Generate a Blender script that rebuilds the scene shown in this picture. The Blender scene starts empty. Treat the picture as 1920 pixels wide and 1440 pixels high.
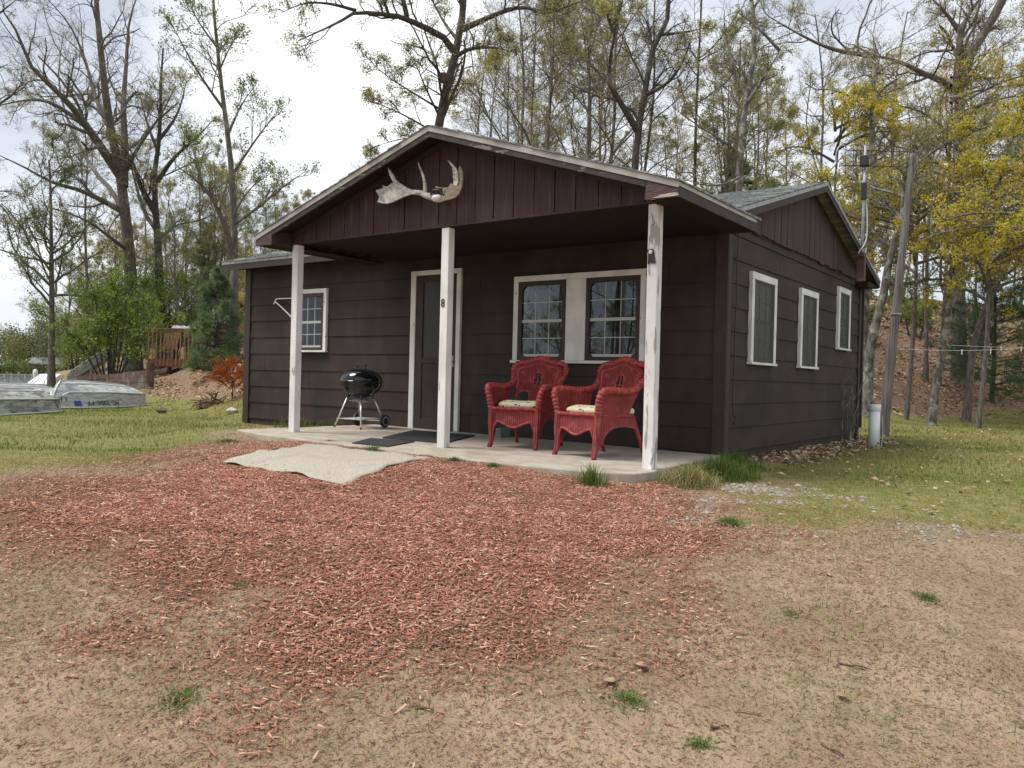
import bpy, bmesh, math, random
import numpy as np
from mathutils import Vector, Matrix
rnd = random.Random(7)
rng = np.random.default_rng(11)
scene = bpy.context.scene
COL = scene.collection
R = math.radians

# ------------------------------------------------------------------ camera
FPX, YAW, PITCH, ROLL = 1549.87, -0.62497, -0.00512, 0.024439
CAM = np.array([3.1787, -8.0825, 0.715])
_f = np.array([math.sin(YAW)*math.cos(PITCH), math.cos(YAW)*math.cos(PITCH), math.sin(PITCH)])
_r = np.array([math.cos(YAW), -math.sin(YAW), 0.0]); _u = np.cross(_r, _f)
RT = _r*math.cos(ROLL)+_u*math.sin(ROLL); UP = -_r*math.sin(ROLL)+_u*math.cos(ROLL); FW = _f
cd = bpy.data.cameras.new('camera'); cam = bpy.data.objects.new('camera', cd); COL.objects.link(cam)
cd.sensor_width = 36; cd.lens = FPX/1920*36; cd.clip_start = .05; cd.clip_end = 3000
M = Matrix(((RT[0], UP[0], -FW[0], CAM[0]), (RT[1], UP[1], -FW[1], CAM[1]), (RT[2], UP[2], -FW[2], CAM[2]), (0, 0, 0, 1)))
cam.matrix_world = M
scene.camera = cam
def at(px, py, d):                       # world point at survey bearing (px, py) and depth d
    return CAM + (FW + RT*((px-960)/FPX) + UP*((720-py)/FPX))*d

# ------------------------------------------------------------------ world, sun, exposure
SUN_EL, SUN_AZ = R(60), math.atan2(-0.55, -0.62)    # azimuth vector (x,y) of the sun: front-left of the cabin
world = bpy.data.worlds.new('World'); scene.world = world; world.use_nodes = True
wn = world.node_tree.nodes; wl = world.node_tree.links
bg = wn['Background']; bg.inputs[1].default_value = 0.1
sky = wn.new('ShaderNodeTexSky'); sky.sky_type = 'NISHITA'; sky.sun_disc = False
sky.sun_elevation = SUN_EL; sky.sun_rotation = math.atan2(math.cos(SUN_AZ), math.sin(SUN_AZ))
tc = wn.new('ShaderNodeTexCoord'); mp = wn.new('ShaderNodeMapping'); mp.inputs['Scale'].default_value = (1.1, 1.1, 2.6)
mp.inputs['Location'].default_value = (0.35, 0.1, 0.2)
n1 = wn.new('ShaderNodeTexNoise'); n1.inputs['Scale'].default_value = 2.2; n1.inputs['Detail'].default_value = 6; n1.inputs['Roughness'].default_value = .5
cr = wn.new('ShaderNodeValToRGB')
cr.color_ramp.elements[0].position = .40; cr.color_ramp.elements[0].color = (.54, .58, .66, 1)
cr.color_ramp.elements[1].position = .70; cr.color_ramp.elements[1].color = (1.03, 1.04, 1.05, 1)
sc_ = wn.new('ShaderNodeVectorMath'); sc_.operation = 'SCALE'; sc_.inputs['Scale'].default_value = 9.6
mx = wn.new('ShaderNodeMix'); mx.data_type = 'RGBA'; mx.inputs[0].default_value = .9
wl.new(tc.outputs['Generated'], mp.inputs[0]); wl.new(mp.outputs[0], n1.inputs['Vector']); 
# a thin bright break in the cloud above and left of the cabin
bd = FW + RT*((640-960)/FPX) + UP*((720-110)/FPX); bd = bd/np.linalg.norm(bd)
dp_ = wn.new('ShaderNodeVectorMath'); dp_.operation = 'DOT_PRODUCT'; dp_.inputs[1].default_value = tuple(bd)
br = wn.new('ShaderNodeMapRange'); br.interpolation_type = 'SMOOTHSTEP'; br.inputs['From Min'].default_value = .975; br.inputs['From Max'].default_value = .9995; br.inputs['To Max'].default_value = .24
ba = wn.new('ShaderNodeMath'); ba.operation = 'ADD'
wl.new(tc.outputs['Generated'], dp_.inputs[0]); wl.new(dp_.outputs['Value'], br.inputs['Value']); wl.new(br.outputs[0], ba.inputs[0]); wl.new(n1.outputs['Fac'], ba.inputs[1]); wl.new(ba.outputs[0], cr.inputs[0])
wl.new(cr.outputs[0], sc_.inputs[0]); wl.new(sky.outputs[0], mx.inputs[6]); wl.new(sc_.outputs[0], mx.inputs[7]); wl.new(mx.outputs[2], bg.inputs[0])
sl = bpy.data.lights.new('sun', 'SUN'); sl.energy = 2.5; sl.angle = R(24); sl.color = (1, .95, .87)
so = bpy.data.objects.new('sun', sl); COL.objects.link(so)
sdir = Vector((math.cos(SUN_AZ)*math.cos(SUN_EL), math.sin(SUN_AZ)*math.cos(SUN_EL), math.sin(SUN_EL)))
so.rotation_euler = sdir.to_track_quat('Z', 'Y').to_euler()
scene.view_settings.view_transform = 'Standard'; scene.view_settings.look = 'None'
scene.view_settings.exposure = 0.45; scene.view_settings.gamma = 1.0

# ------------------------------------------------------------------ materials
def mat(name, col, rough=.7, col2=None, scale=6, stretch=(1, 1, 1), bump=0, bscale=None, metal=0, spec=.5, lo=.4, hi=.6,
        detail=5, col3=None, scale3=1.5, lo3=.5, hi3=.62, trans=0, vary=0, stretch3=(1, 1, 1)):
    m = bpy.data.materials.new(name); m.use_nodes = True
    N = m.node_tree.nodes; L = m.node_tree.links; b = N['Principled BSDF']
    b.inputs['Base Color'].default_value = (*col, 1); b.inputs['Roughness'].default_value = rough
    b.inputs['Metallic'].default_value = metal; b.inputs['Specular IOR Level'].default_value = spec
    t = N.new('ShaderNodeTexCoord')
    def noise(s, st, d=detail):
        mp = N.new('ShaderNodeMapping'); mp.inputs['Scale'].default_value = st
        n = N.new('ShaderNodeTexNoise'); n.inputs['Scale'].default_value = s; n.inputs['Detail'].default_value = d
        L.new(t.outputs['Object'], mp.inputs[0]); L.new(mp.outputs[0], n.inputs['Vector']); return n.outputs['Fac']
    def ramp(fac, lo, hi):
        r = N.new('ShaderNodeMapRange'); r.inputs['From Min'].default_value = lo; r.inputs['From Max'].default_value = hi
        r.interpolation_type = 'SMOOTHSTEP'; L.new(fac, r.inputs['Value']); return r.outputs['Result']
    def mix(fac, a, c):
        x = N.new('ShaderNodeMix'); x.data_type = 'RGBA'
        if isinstance(fac, (int, float)): x.inputs[0].default_value = fac
        else: L.new(fac, x.inputs[0])
        for s, v in ((6, a), (7, c)):
            if isinstance(v, tuple): x.inputs[s].default_value = (*v, 1)
            else: L.new(v, x.inputs[s])
        return x.outputs[2]
    out = None
    if col2: out = mix(ramp(noise(scale, stretch), lo, hi), tuple(col), tuple(col2))
    if col3: out = mix(ramp(noise(scale3, stretch3, 6), lo3, hi3), out if out is not None else tuple(col), tuple(col3))
    if vary:
        oi = N.new('ShaderNodeObjectInfo'); hs = N.new('ShaderNodeHueSaturation')
        r = N.new('ShaderNodeMapRange'); r.inputs['To Min'].default_value = 1-vary; r.inputs['To Max'].default_value = 1+vary
        L.new(oi.outputs['Random'], r.inputs['Value']); L.new(r.outputs['Result'], hs.inputs['Value'])
        if out is not None: L.new(out, hs.inputs['Color'])
        else: hs.inputs['Color'].default_value = (*col, 1)
        out = hs.outputs[0]
    if out is not None: L.new(out, b.inputs['Base Color'])
    if bump:
        bn = N.new('ShaderNodeBump'); bn.inputs['Strength'].default_value = bump; bn.inputs['Distance'].default_value = .02
        L.new(noise(bscale or scale, stretch), bn.inputs['Height']); L.new(bn.outputs[0], b.inputs['Normal'])
    if trans:
        tr = N.new('ShaderNodeBsdfTranslucent'); ms = N.new('ShaderNodeMixShader'); ms.inputs[0].default_value = trans
        if out is not None: L.new(out, tr.inputs[0])
        else: tr.inputs[0].default_value = (*col, 1)
        L.new(b.outputs[0], ms.inputs[1]); L.new(tr.outputs[0], ms.inputs[2]); L.new(ms.outputs[0], N['Material Output'].inputs[0])
    return m
MT = {}
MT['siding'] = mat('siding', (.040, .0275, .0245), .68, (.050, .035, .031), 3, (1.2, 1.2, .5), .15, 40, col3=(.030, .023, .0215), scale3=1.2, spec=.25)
MT['siding_side'] = mat('siding_right_wall', (.036, .027, .021), .68, (.045, .034, .026), 3, (.4, .4, 2), .15, 40, col3=(.029, .0225, .018), scale3=1.2, spec=.25)  # right wall siding: slightly darker and browner than the other walls
MT['gable'] = mat('gable_paint', (.052, .025, .0235), .7, (.033, .0165, .016), 5, (9, 9, .5), .5, 14, col3=(.075, .05, .047), scale3=3, stretch3=(7, 7, .6), lo3=.56, hi3=.72)
MT['brown'] = mat('brown_trim', (.040, .028, .025), .68, (.032, .022, .02), 6, (1, 1, 1), .2, 30)
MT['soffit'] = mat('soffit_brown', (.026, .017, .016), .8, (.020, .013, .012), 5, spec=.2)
MT['worn'] = mat('worn_brown', (.085, .05, .047), .75, (.06, .034, .032), 8, (.6, .6, 6), .5, 20, col3=(.50, .42, .38), scale3=2.2, stretch3=(1.2, 1.2, 13), lo3=.60, hi3=.63)
MT['rake'] = mat('worn_rake', (.052, .038, .034), .75, (.036, .026, .023), 8, (1, 1, 1), .3, 20, col3=(.20, .175, .155), scale3=9, stretch3=(.6, .8, 3.4), lo3=.60, hi3=.64)
MT['drip'] = mat('drip_edge', (.42, .40, .365), .45, (.33, .31, .28), 4, metal=0, spec=.5)
MT['white'] = mat('white_paint', (.78, .78, .76), .5, (.66, .655, .63), 5, (1, 1, .6), .1, 30, col3=(.42, .40, .37), scale3=7, lo3=.66, hi3=.72)
MT['peel'] = mat('peeling_white', (.80, .80, .78), .55, (.68, .675, .655), 5, (1, 1, .4), .35, 25, col3=(.36, .34, .31), scale3=6, stretch3=(3.4, 3.4, .55), lo3=.575, hi3=.605)
MT['peel2'] = mat('lightly_peeling_white', (.80, .80, .78), .55, (.68, .675, .655), 5, (1, 1, .4), .3, 25, col3=(.36, .34, .31), scale3=6, stretch3=(3, 3, .6), lo3=.655, hi3=.69)
MT['sash'] = mat('sash_brown', (.034, .018, .016), .5, (.025, .013, .012), 10)
MT['sashred'] = mat('sash_redbrown', (.060, .026, .021), .5, (.045, .021, .017), 10)
MT['muntin'] = mat('muntin_grey', (.50, .51, .50), .5)
MT['muntindim'] = mat('muntin_dim', (.15, .155, .15), .6)
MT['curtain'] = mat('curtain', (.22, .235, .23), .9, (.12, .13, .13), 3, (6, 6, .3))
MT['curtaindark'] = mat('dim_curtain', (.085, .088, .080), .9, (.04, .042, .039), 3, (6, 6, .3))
MT['shingle'] = mat('shingle', (.20, .215, .205), .9, (.13, .14, .135), 30, (1, 1, 1), .6, 40, col3=(.30, .32, .31), scale3=3, stretch3=(.5, 4, 1))
MT['concrete'] = mat('concrete', (.45, .40, .325), .85, (.365, .32, .255), 5, (1, 1, 1), .3, 90, col3=(.29, .25, .205), scale3=1.6, lo3=.54, hi3=.70)
MT['padmat'] = mat('sandy_mat', (.46, .42, .35), .95, (.37, .335, .275), 55, (1, 1, 1), .6, 70, detail=6, lo=.42, hi=.62, col3=(.36, .315, .25), scale3=2.6, lo3=.5, hi3=.72)
MT['rubber'] = mat('rubber', (.022, .022, .024), .85, (.035, .035, .037), 120, bump=.4, bscale=150)
MT['blackgloss'] = mat('black_enamel', (.008, .008, .009), .08, spec=.6)
MT['blackplastic'] = mat('black_plastic', (.015, .015, .016), .5)
MT['chrome'] = mat('aluminium_leg', (.72, .72, .72), .3, metal=.85)
MT['galv'] = mat('galvanised', (.40, .41, .42), .5, (.30, .31, .32), 12, metal=.5)
MT['cushion'] = mat('cushion_cream', (.66, .60, .40), .9, (.70, .65, .46), 4, col3=(.11, .045, .03), scale3=15, stretch3=(1, 1.6, 1), lo3=.60, hi3=.62)
MT['antler'] = mat('antler_bone', (.52, .50, .45), .6, (.33, .315, .27), 14, (1, 1, 3), .5, 40, col3=(.66, .64, .58), scale3=9)
MT['antlertan'] = mat('antler_tan', (.27, .23, .15), .6, (.20, .165, .1), 14, (1, 1, 3), .4, 40)
MT['bone'] = mat('bone_white', (.72, .70, .64), .6)
MT['darkmetal'] = mat('dark_iron', (.04, .036, .035), .5, metal=.3)
MT['pole'] = mat('weathered_pole', (.19, .175, .165), .85, (.105, .095, .088), 5, (8, 8, .35), .7, 8)
MT['pvc'] = mat('pvc', (.78, .80, .81), .4, (.70, .73, .75), 4)
MT['wire'] = mat('black_wire', (.012, .012, .012), .5)
MT['rope'] = mat('pale_line', (.45, .46, .47), .7)
MT['bark'] = mat('bark', (.17, .152, .133), .95, (.09, .08, .07), 7, (4, 4, .8), 1.0, 9, col3=(.27, .26, .225), scale3=2.4, lo3=.55, hi3=.7)
MT['barkdark'] = mat('dark_bark', (.085, .074, .065), .95, (.046, .04, .035), 7, (4, 4, .8), 1.0, 9, col3=(.18, .172, .15), scale3=2, lo3=.56, hi3=.7)
MT['lichen'] = mat('lichen_bark', (.19, .18, .15), .95, (.09, .08, .07), 5, (3, 3, 1), .9, 9, col3=(.30, .31, .26), scale3=6, lo3=.52, hi3=.62)
def leafmat(n, a, b, sc=1.1, tr=.45, vary=.15): return mat(n, a, .6, b, sc, lo=.38, hi=.62, trans=tr, vary=vary, detail=3)
MT['leafpale'] = leafmat('young_leaves', (.42, .39, .13), (.31, .30, .095), tr=.55)
MT['leafgreen'] = leafmat('fresh_leaves', (.28, .33, .085), (.19, .24, .06), tr=.55)
MT['leafbright'] = leafmat('bright_leaves', (.25, .34, .045), (.16, .24, .032), tr=.55)
MT['leafyellow'] = leafmat('mustard_blossom', (.60, .49, .05), (.45, .41, .06), tr=.5)
MT['needle'] = leafmat('pine_needles', (.085, .145, .05), (.05, .095, .036), tr=.3)
MT['needlelight'] = leafmat('young_pine_needles', (.17, .24, .095), (.11, .17, .065), tr=.35)
MT['deadneedle'] = leafmat('rusty_needles', (.42, .12, .02), (.32, .09, .02), 3, .3)
MT['farleaf'] = leafmat('far_leaves', (.24, .25, .085), (.11, .14, .05), .09, .4)
MT['alu'] = mat('weathered_aluminium', (.50, .51, .50), .55, (.32, .33, .32), 5, (1, 1, 5), .3, 16, metal=.15, col3=(.24, .245, .23), scale3=9, lo3=.55, hi3=.66, stretch3=(1, 1, 3))
MT['aludirty'] = mat('dirty_aluminium', (.40, .405, .38), .6, (.20, .205, .18), 4, (1, 1, 5), .3, 16, metal=.2, col3=(.10, .10, .085), scale3=5, lo3=.55, hi3=.65)
MT['alurim'] = mat('bright_aluminium', (.56, .57, .57), .4, metal=.4)
MT['ink'] = mat('black_lettering', (.015, .015, .018), .6)
MT['blue'] = mat('blue_sticker', (.03, .06, .30), .5)
MT['deckwood'] = mat('deck_redwood', (.30, .12, .055), .75, (.22, .085, .04), 6, (1, 5, 1))
MT['railwood'] = mat('rail_wood', (.30, .18, .12), .75, (.22, .13, .085), 6)
MT['timber'] = mat('old_timber', (.13, .07, .055), .85, (.085, .05, .04), 4, (1, 1, 4), .5, 10, col3=(.19, .16, .14), scale3=2.5)
MT['tan'] = mat('tan_siding', (.34, .19, .10), .75, (.28, .155, .085), 5)
MT['maroon'] = mat('maroon_siding', (.10, .035, .03), .8, (.07, .025, .022), 5)
MT['steel'] = mat('grey_steel', (.40, .43, .41), .5, (.30, .33, .31), 6, metal=.2)
MT['whitesheet'] = mat('white_sheet', (.80, .81, .82), .6, (.72, .73, .75), 3)
MT['rock'] = mat('pale_rock', (.55, .53, .49), .9, (.40, .38, .35), 9, bump=.6)
MT['root'] = mat('dead_root', (.17, .11, .08), .95, (.08, .05, .04), 7, bump=.8)
MT['block'] = mat('grey_block', (.20, .215, .20), .9, (.15, .16, .15), 12)
MT['chipred'] = mat('red_chips', (.45, .19, .13), .9, (.345, .142, .10), 7, detail=3, spec=.2)
MT['chippale'] = mat('pale_chips', (.66, .40, .28), .9, (.58, .31, .205), 7)
MT['chipwhite'] = mat('bleached_chips', (.62, .50, .38), .85)
MT['chipbrown'] = mat('brown_chips', (.36, .20, .135), .9, (.26, .135, .09), 7)
MT['straw'] = mat('dry_straw', (.36, .27, .15), .9, (.26, .19, .10), 4)
MT['litter'] = mat('dark_litter', (.13, .095, .062), .95, (.085, .06, .042), 4)
MT['grassA'] = leafmat('lawn_green', (.17, .24, .032), (.11, .175, .022), .9, .35, 0)
MT['grassB'] = leafmat('lawn_yellow', (.36, .33, .115), (.26, .27, .075), .9, .35, 0)
MT['grassD'] = leafmat('deep_green_grass', (.10, .155, .03), (.075, .12, .022), 2, .3, 0)
MT['weed'] = leafmat('weed_green', (.12, .19, .06), (.08, .14, .045), 6, .25, 0)
MT['fallen'] = mat('fallen_leaves', (.37, .25, .16), .85, (.25, .16, .10), 2.2, detail=4, col3=(.48, .36, .25), scale3=3)
MT['fallen2'] = mat('pale_fallen_leaves', (.52, .40, .28), .85, (.42, .29, .19), 2.2)
MT['gravel'] = mat('gravel_stones', (.36, .325, .27), .9, (.20, .185, .16), 30, lo=.45, hi=.55)
MT['water'] = mat('lake_water', (.10, .13, .16), .12, bump=.12, scale=1.6, bscale=1.2, stretch=(1, 1, 1), spec=.6)
# woven wicker: vertical ribs and fine rows, as bump and colour
def wickermat(bands='X'):
    m = mat('red_wicker', (.41, .050, .046), .5, (.31, .033, .032), 5, col3=(.46, .095, .08), scale3=12, lo3=.52, hi3=.7)
    N = m.node_tree.nodes; L = m.node_tree.links; b = N['Principled BSDF']
    t = N.new('ShaderNodeTexCoord')
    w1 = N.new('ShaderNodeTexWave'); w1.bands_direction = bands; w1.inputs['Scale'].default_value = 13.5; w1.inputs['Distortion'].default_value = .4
    w2 = N.new('ShaderNodeTexWave'); w2.bands_direction = 'Z'; w2.inputs['Scale'].default_value = 32; w2.inputs['Distortion'].default_value = .6
    a = N.new('ShaderNodeMath'); a.operation = 'MULTIPLY_ADD'; a.inputs[1].default_value = .45
    bp = N.new('ShaderNodeBump'); bp.inputs['Strength'].default_value = .9; bp.inputs['Distance'].default_value = .008
    gr = N.new('ShaderNodeMapRange'); gr.inputs['From Min'].default_value = .05; gr.inputs['From Max'].default_value = .5; gr.inputs['To Min'].default_value = .42; gr.interpolation_type = 'SMOOTHSTEP'  # dirt and gap shade between the ribs, darkened into the colour
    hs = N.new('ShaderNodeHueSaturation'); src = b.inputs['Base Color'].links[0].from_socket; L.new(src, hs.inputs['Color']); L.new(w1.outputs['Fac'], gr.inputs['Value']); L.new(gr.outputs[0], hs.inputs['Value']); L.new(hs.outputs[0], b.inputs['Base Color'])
    L.new(t.outputs['Object'], w1.inputs[0]); L.new(t.outputs['Object'], w2.inputs[0])
    L.new(w2.outputs['Fac'], a.inputs[0]); L.new(w1.outputs['Fac'], a.inputs[2]); L.new(a.outputs[0], bp.inputs['Height']); L.new(bp.outputs[0], b.inputs['Normal'])
    return m
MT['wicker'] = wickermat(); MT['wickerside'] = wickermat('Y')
MT['doorscreen'] = mat('door_screen', (.022, .019, .019), .45, (.03, .025, .024), 3)
MT['braid'] = mat('red_wicker_braid', (.42, .056, .052), .5, (.25, .028, .028), 22, bump=.4, bscale=60)
def glassmat(n, tint, rough, refl):
    m = bpy.data.materials.new(n); m.use_nodes = True; N = m.node_tree.nodes; L = m.node_tree.links
    N.remove(N['Principled BSDF'])
    g = N.new('ShaderNodeBsdfGlossy'); g.inputs['Roughness'].default_value = rough; g.inputs[0].default_value = (.9, .95, 1, 1)
    t = N.new('ShaderNodeBsdfTransparent'); t.inputs[0].default_value = (*tint, 1)
    lw = N.new('ShaderNodeLayerWeight'); lw.inputs[0].default_value = refl
    s = N.new('ShaderNodeMixShader'); L.new(lw.outputs['Fresnel'], s.inputs[0]); L.new(t.outputs[0], s.inputs[1]); L.new(g.outputs[0], s.inputs[2])
    L.new(s.outputs[0], N['Material Output'].inputs[0]); return m
MT['glass'] = glassmat('window_glass', (.8, .83, .81), .01, .35)
MT['glassdim'] = glassmat('screened_glass', (.8, .82, .8), .25, .07)
def screenmat():
    m = bpy.data.materials.new('insect_screen'); m.use_nodes = True; N = m.node_tree.nodes; L = m.node_tree.links; b = N['Principled BSDF']
    b.inputs['Base Color'].default_value = (.12, .122, .106, 1); b.inputs['Roughness'].default_value = .9; b.inputs['Specular IOR Level'].default_value = .1
    t = N.new('ShaderNodeBsdfTransparent'); x = N.new('ShaderNodeMixShader'); x.inputs[0].default_value = .42
    L.new(t.outputs[0], x.inputs[1]); L.new(b.outputs[0], x.inputs[2]); L.new(x.outputs[0], N['Material Output'].inputs[0]); return m
MT['screen'] = screenmat()

# ------------------------------------------------------------------ object helpers
def link(o, parent=None):
    COL.objects.link(o)
    if parent is not None: o.parent = parent
    return o
def tag(o, label=None, cat=None, group=None, kind=None):
    if label: o['label'] = label
    if cat: o['category'] = cat
    if group: o['group'] = group
    if kind: o['kind'] = kind
    return o
def empty(name, loc=(0, 0, 0), rz=0):
    o = bpy.data.objects.new(name, None); o.location = Vector([float(v) for v in loc]); o.rotation_euler = (0, 0, rz); o.empty_display_size = .2
    return link(o)
class MB:
    def __init__(s): s.v = []; s.f = []; s.mi = []; s.cur = 0
    def add(s, vs, fs):
        b = len(s.v); s.v += [tuple(float(c) for c in v) for v in vs]
        for f in fs: s.f.append(tuple(b+i for i in f)); s.mi.append(s.cur)
        return s
    def box(s, x0, x1, y0, y1, z0, z1):
        vs = [(x, y, z) for z in (z0, z1) for y in (y0, y1) for x in (x0, x1)]
        return s.add(vs, [(0, 2, 3, 1), (4, 5, 7, 6), (0, 1, 5, 4), (2, 6, 7, 3), (0, 4, 6, 2), (1, 3, 7, 5)])
    def hexa(s, b, t):          # bottom quad, top quad (ccw from above)
        return s.add(list(b)+list(t), [(3, 2, 1, 0), (4, 5, 6, 7), (0, 1, 5, 4), (1, 2, 6, 5), (2, 3, 7, 6), (3, 0, 4, 7)])
    def prism(s, poly, off):    # polygon (3D points) pushed by offset vector
        n = len(poly); a = [Vector(p) for p in poly]; o = Vector(off); b = [p+o for p in a]
        return s.add(a+b, [tuple(range(n-1, -1, -1)), tuple(range(n, 2*n))]+[(i, (i+1) % n, n+(i+1) % n, n+i) for i in range(n)])
    def tube(s, pts, rad, n=8, cap=True):
        pts = [Vector([float(c) for c in p]) for p in pts]; m = len(pts)
        if not hasattr(rad, '__len__'): rad = [rad]*m
        ref = None; vs = []
        for i, p in enumerate(pts):
            t = (pts[min(i+1, m-1)]-pts[max(i-1, 0)]).normalized()
            if ref is None:
                ref = Vector((0, 0, 1)) if abs(t.z) < .9 else Vector((1, 0, 0))
            x = (ref-t*ref.dot(t)); x = x.normalized() if x.length > 1e-6 else t.orthogonal().normalized(); ref = x; y = t.cross(x)
            for k in range(n):
                a = 2*math.pi*k/n; vs.append(p+(x*math.cos(a)+y*math.sin(a))*rad[i])
        fs = [(i*n+k, i*n+(k+1) % n, (i+1)*n+(k+1) % n, (i+1)*n+k) for i in range(m-1) for k in range(n)]
        if cap: fs += [tuple(range(n-1, -1, -1)), tuple((m-1)*n+k for k in range(n))]
        return s.add(vs, fs)
    def lathe(s, prof, c=(0, 0, 0), n=32):
        vs = [(c[0]+r*math.cos(2*math.pi*k/n), c[1]+r*math.sin(2*math.pi*k/n), c[2]+z) for r, z in prof for k in range(n)]
        m = len(prof)
        return s.add(vs, [(i*n+k, i*n+(k+1) % n, (i+1)*n+(k+1) % n, (i+1)*n+k) for i in range(m-1) for k in range(n)]+[tuple(range(n-1, -1, -1)), tuple((m-1)*n+k for k in range(n))])
    def build(s, name, m, parent=None, smooth=False, bevel=0, weld=False, org=None):
        me = bpy.data.meshes.new(name); vs = s.v
        if org is not None: vs = [(x-org[0], y-org[1], z-org[2]) for x, y, z in vs]
        me.from_pydata(vs, [], s.f); me.update()
        ms = m if isinstance(m, (list, tuple)) else [m]
        for q in ms: me.materials.append(MT[q])
        if len(ms) > 1: me.polygons.foreach_set('material_index', s.mi)
        bm = bmesh.new(); bm.from_mesh(me)
        if weld: bmesh.ops.remove_doubles(bm, verts=bm.verts, dist=1e-5)
        bmesh.ops.recalc_face_normals(bm, faces=bm.faces); bm.to_mesh(me); bm.free()
        if smooth: me.polygons.foreach_set('use_smooth', [True]*len(me.polygons))
        o = bpy.data.objects.new(name, me)
        if org is not None: o.location = Vector([float(c) for c in org])
        link(o, parent)
        if bevel:
            b = o.modifiers.new('bevel', 'BEVEL'); b.width = bevel; b.segments = 2; b.limit_method = 'ANGLE'
        return o
def rawmesh(name, V, F, mats, MI=None, parent=None, smooth=False):     # F: (n,3) or (n,4) numpy
    me = bpy.data.meshes.new(name); V = np.asarray(V, np.float32); F = np.asarray(F, np.int32); k = F.shape[1]
    me.vertices.add(len(V)); me.vertices.foreach_set('co', V.ravel())
    me.loops.add(F.size); me.loops.foreach_set('vertex_index', F.ravel())
    me.polygons.add(len(F)); me.polygons.foreach_set('loop_start', np.arange(0, F.size, k, dtype=np.int32))
    for q in (mats if isinstance(mats, (list, tuple)) else [mats]): me.materials.append(MT[q])
    if MI is not None: me.polygons.foreach_set('material_index', np.asarray(MI, np.int32))
    if smooth: me.polygons.foreach_set('use_smooth', np.ones(len(F), bool))
    me.update(calc_edges=True)
    o = bpy.data.objects.new(name, me); return link(o, parent)
def copy_tree(o, parent=None):
    c = o.copy(); COL.objects.link(c)
    if parent is not None: c.parent = parent
    for ch in list(o.children): copy_tree(ch, c)
    return c
def textmesh(name, body, size, depth, m, parent, mw):
    cu = bpy.data.curves.new(name, 'FONT'); cu.body = body; cu.size = size; cu.extrude = depth; cu.align_x = 'CENTER'; cu.align_y = 'CENTER'
    t = bpy.data.objects.new(name+'_curve', cu); COL.objects.link(t)
    dg = bpy.context.evaluated_depsgraph_get(); me = bpy.data.meshes.new_from_object(t.evaluated_get(dg)); bpy.data.objects.remove(t)
    me.materials.clear(); me.materials.append(MT[m]); me.name = name
    o = bpy.data.objects.new(name, me); link(o, parent); o.matrix_local = mw; return o

# ------------------------------------------------------------------ terrain
def ss(t): t = np.clip(t, 0, 1); return t*t*(3-2*t)
FA = (np.array([-1500, 0, 130, 160, 230, 262, 300, 345, 400, 455, 560, 700, 1100, 1600, 1640, 1800, 1920, 2600, 5000])-960)/FPX
FU = np.array([60, 52, 46, 30.5, 26.5, 23, 18.5, 17, 15.5, 13.6, 14.5, 17, 18.5, 18.3, 18.8, 21.5, 22.3, 26, 30])
FS = np.array([0, 0, .0, .13, .14, .10, .065, .07, .13, .17, .2, .27, .30, .31, .31, .31, .31, .3, .3])
FH = np.array([1, 1, 1, 2, 3, 3.5, 3.5, 4, 4.2, 4.5, 6, 9, 10, 10.5, 10.5, 10.5, 10.5, 10, 10])
SLAB = lambda x: -.0118*(x-.1)
def nz(x, y, s, k=0):                    # cheap smooth value noise from sines
    return (np.sin(x*s*1.0+y*s*.63+k)+np.sin(-x*s*.71+y*s*1.13+k*2.1)+np.sin(x*s*1.9+y*s*.4+k*.7)*.6+np.sin(y*s*2.1-x*s*.9+k*1.3)*.6)/3.2
def gz(x, y):
    x = np.asarray(x, float); y = np.asarray(y, float)
    dx, dy = x-CAM[0], y-CAM[1]; u = dx*_f[0]+dy*_f[1]; v = dx*_r[0]+dy*_r[1]
    a = v/np.maximum(u, 3.0)
    z = -.09 - .60*ss((6.6-u)/5.2)
    z = z+.095*np.exp(-(((x+2.6)/2.1)**2+((y+2.7)/1.15)**2)**2)
    z = z+.14*np.exp(-(((x+5.35)/1.0)**2+((y+1.6)/1.25)**2)**2)
    u0 = np.interp(a, FA, FU); sl = np.interp(a, FA, FS); H = np.interp(a, FA, FH)
    t = u-u0; t = np.where(t > 8, t, np.log1p(np.exp(np.clip(t, -30, 8)*1.6))/1.6)
    hill = H*(1-np.exp(-sl*t/H)); z = z+hill*(u > 3)
    lk = ss((-.50-a)/.05)*ss((u-44)/9)*(1-ss((u-255)/15)); z = z-2.6*lk
    z = z+.9*ss((u-262)/30)*(a < -.3)
    z = z+.012*nz(x, y, 2.3)+.007*nz(x, y, 7.1, 1)+.004*nz(x, y, 17, 2)+nz(x, y, .45, 3)*.10*np.clip(hill, 0, 1)
    return z
def zg(x, y): return float(gz(np.array([x]), np.array([y]))[0])
def gxy(px, d):                          # ground point on a bearing
    P = CAM+(_f+_r*((px-960)/FPX))*d; return P[0], P[1], zg(P[0], P[1])

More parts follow.
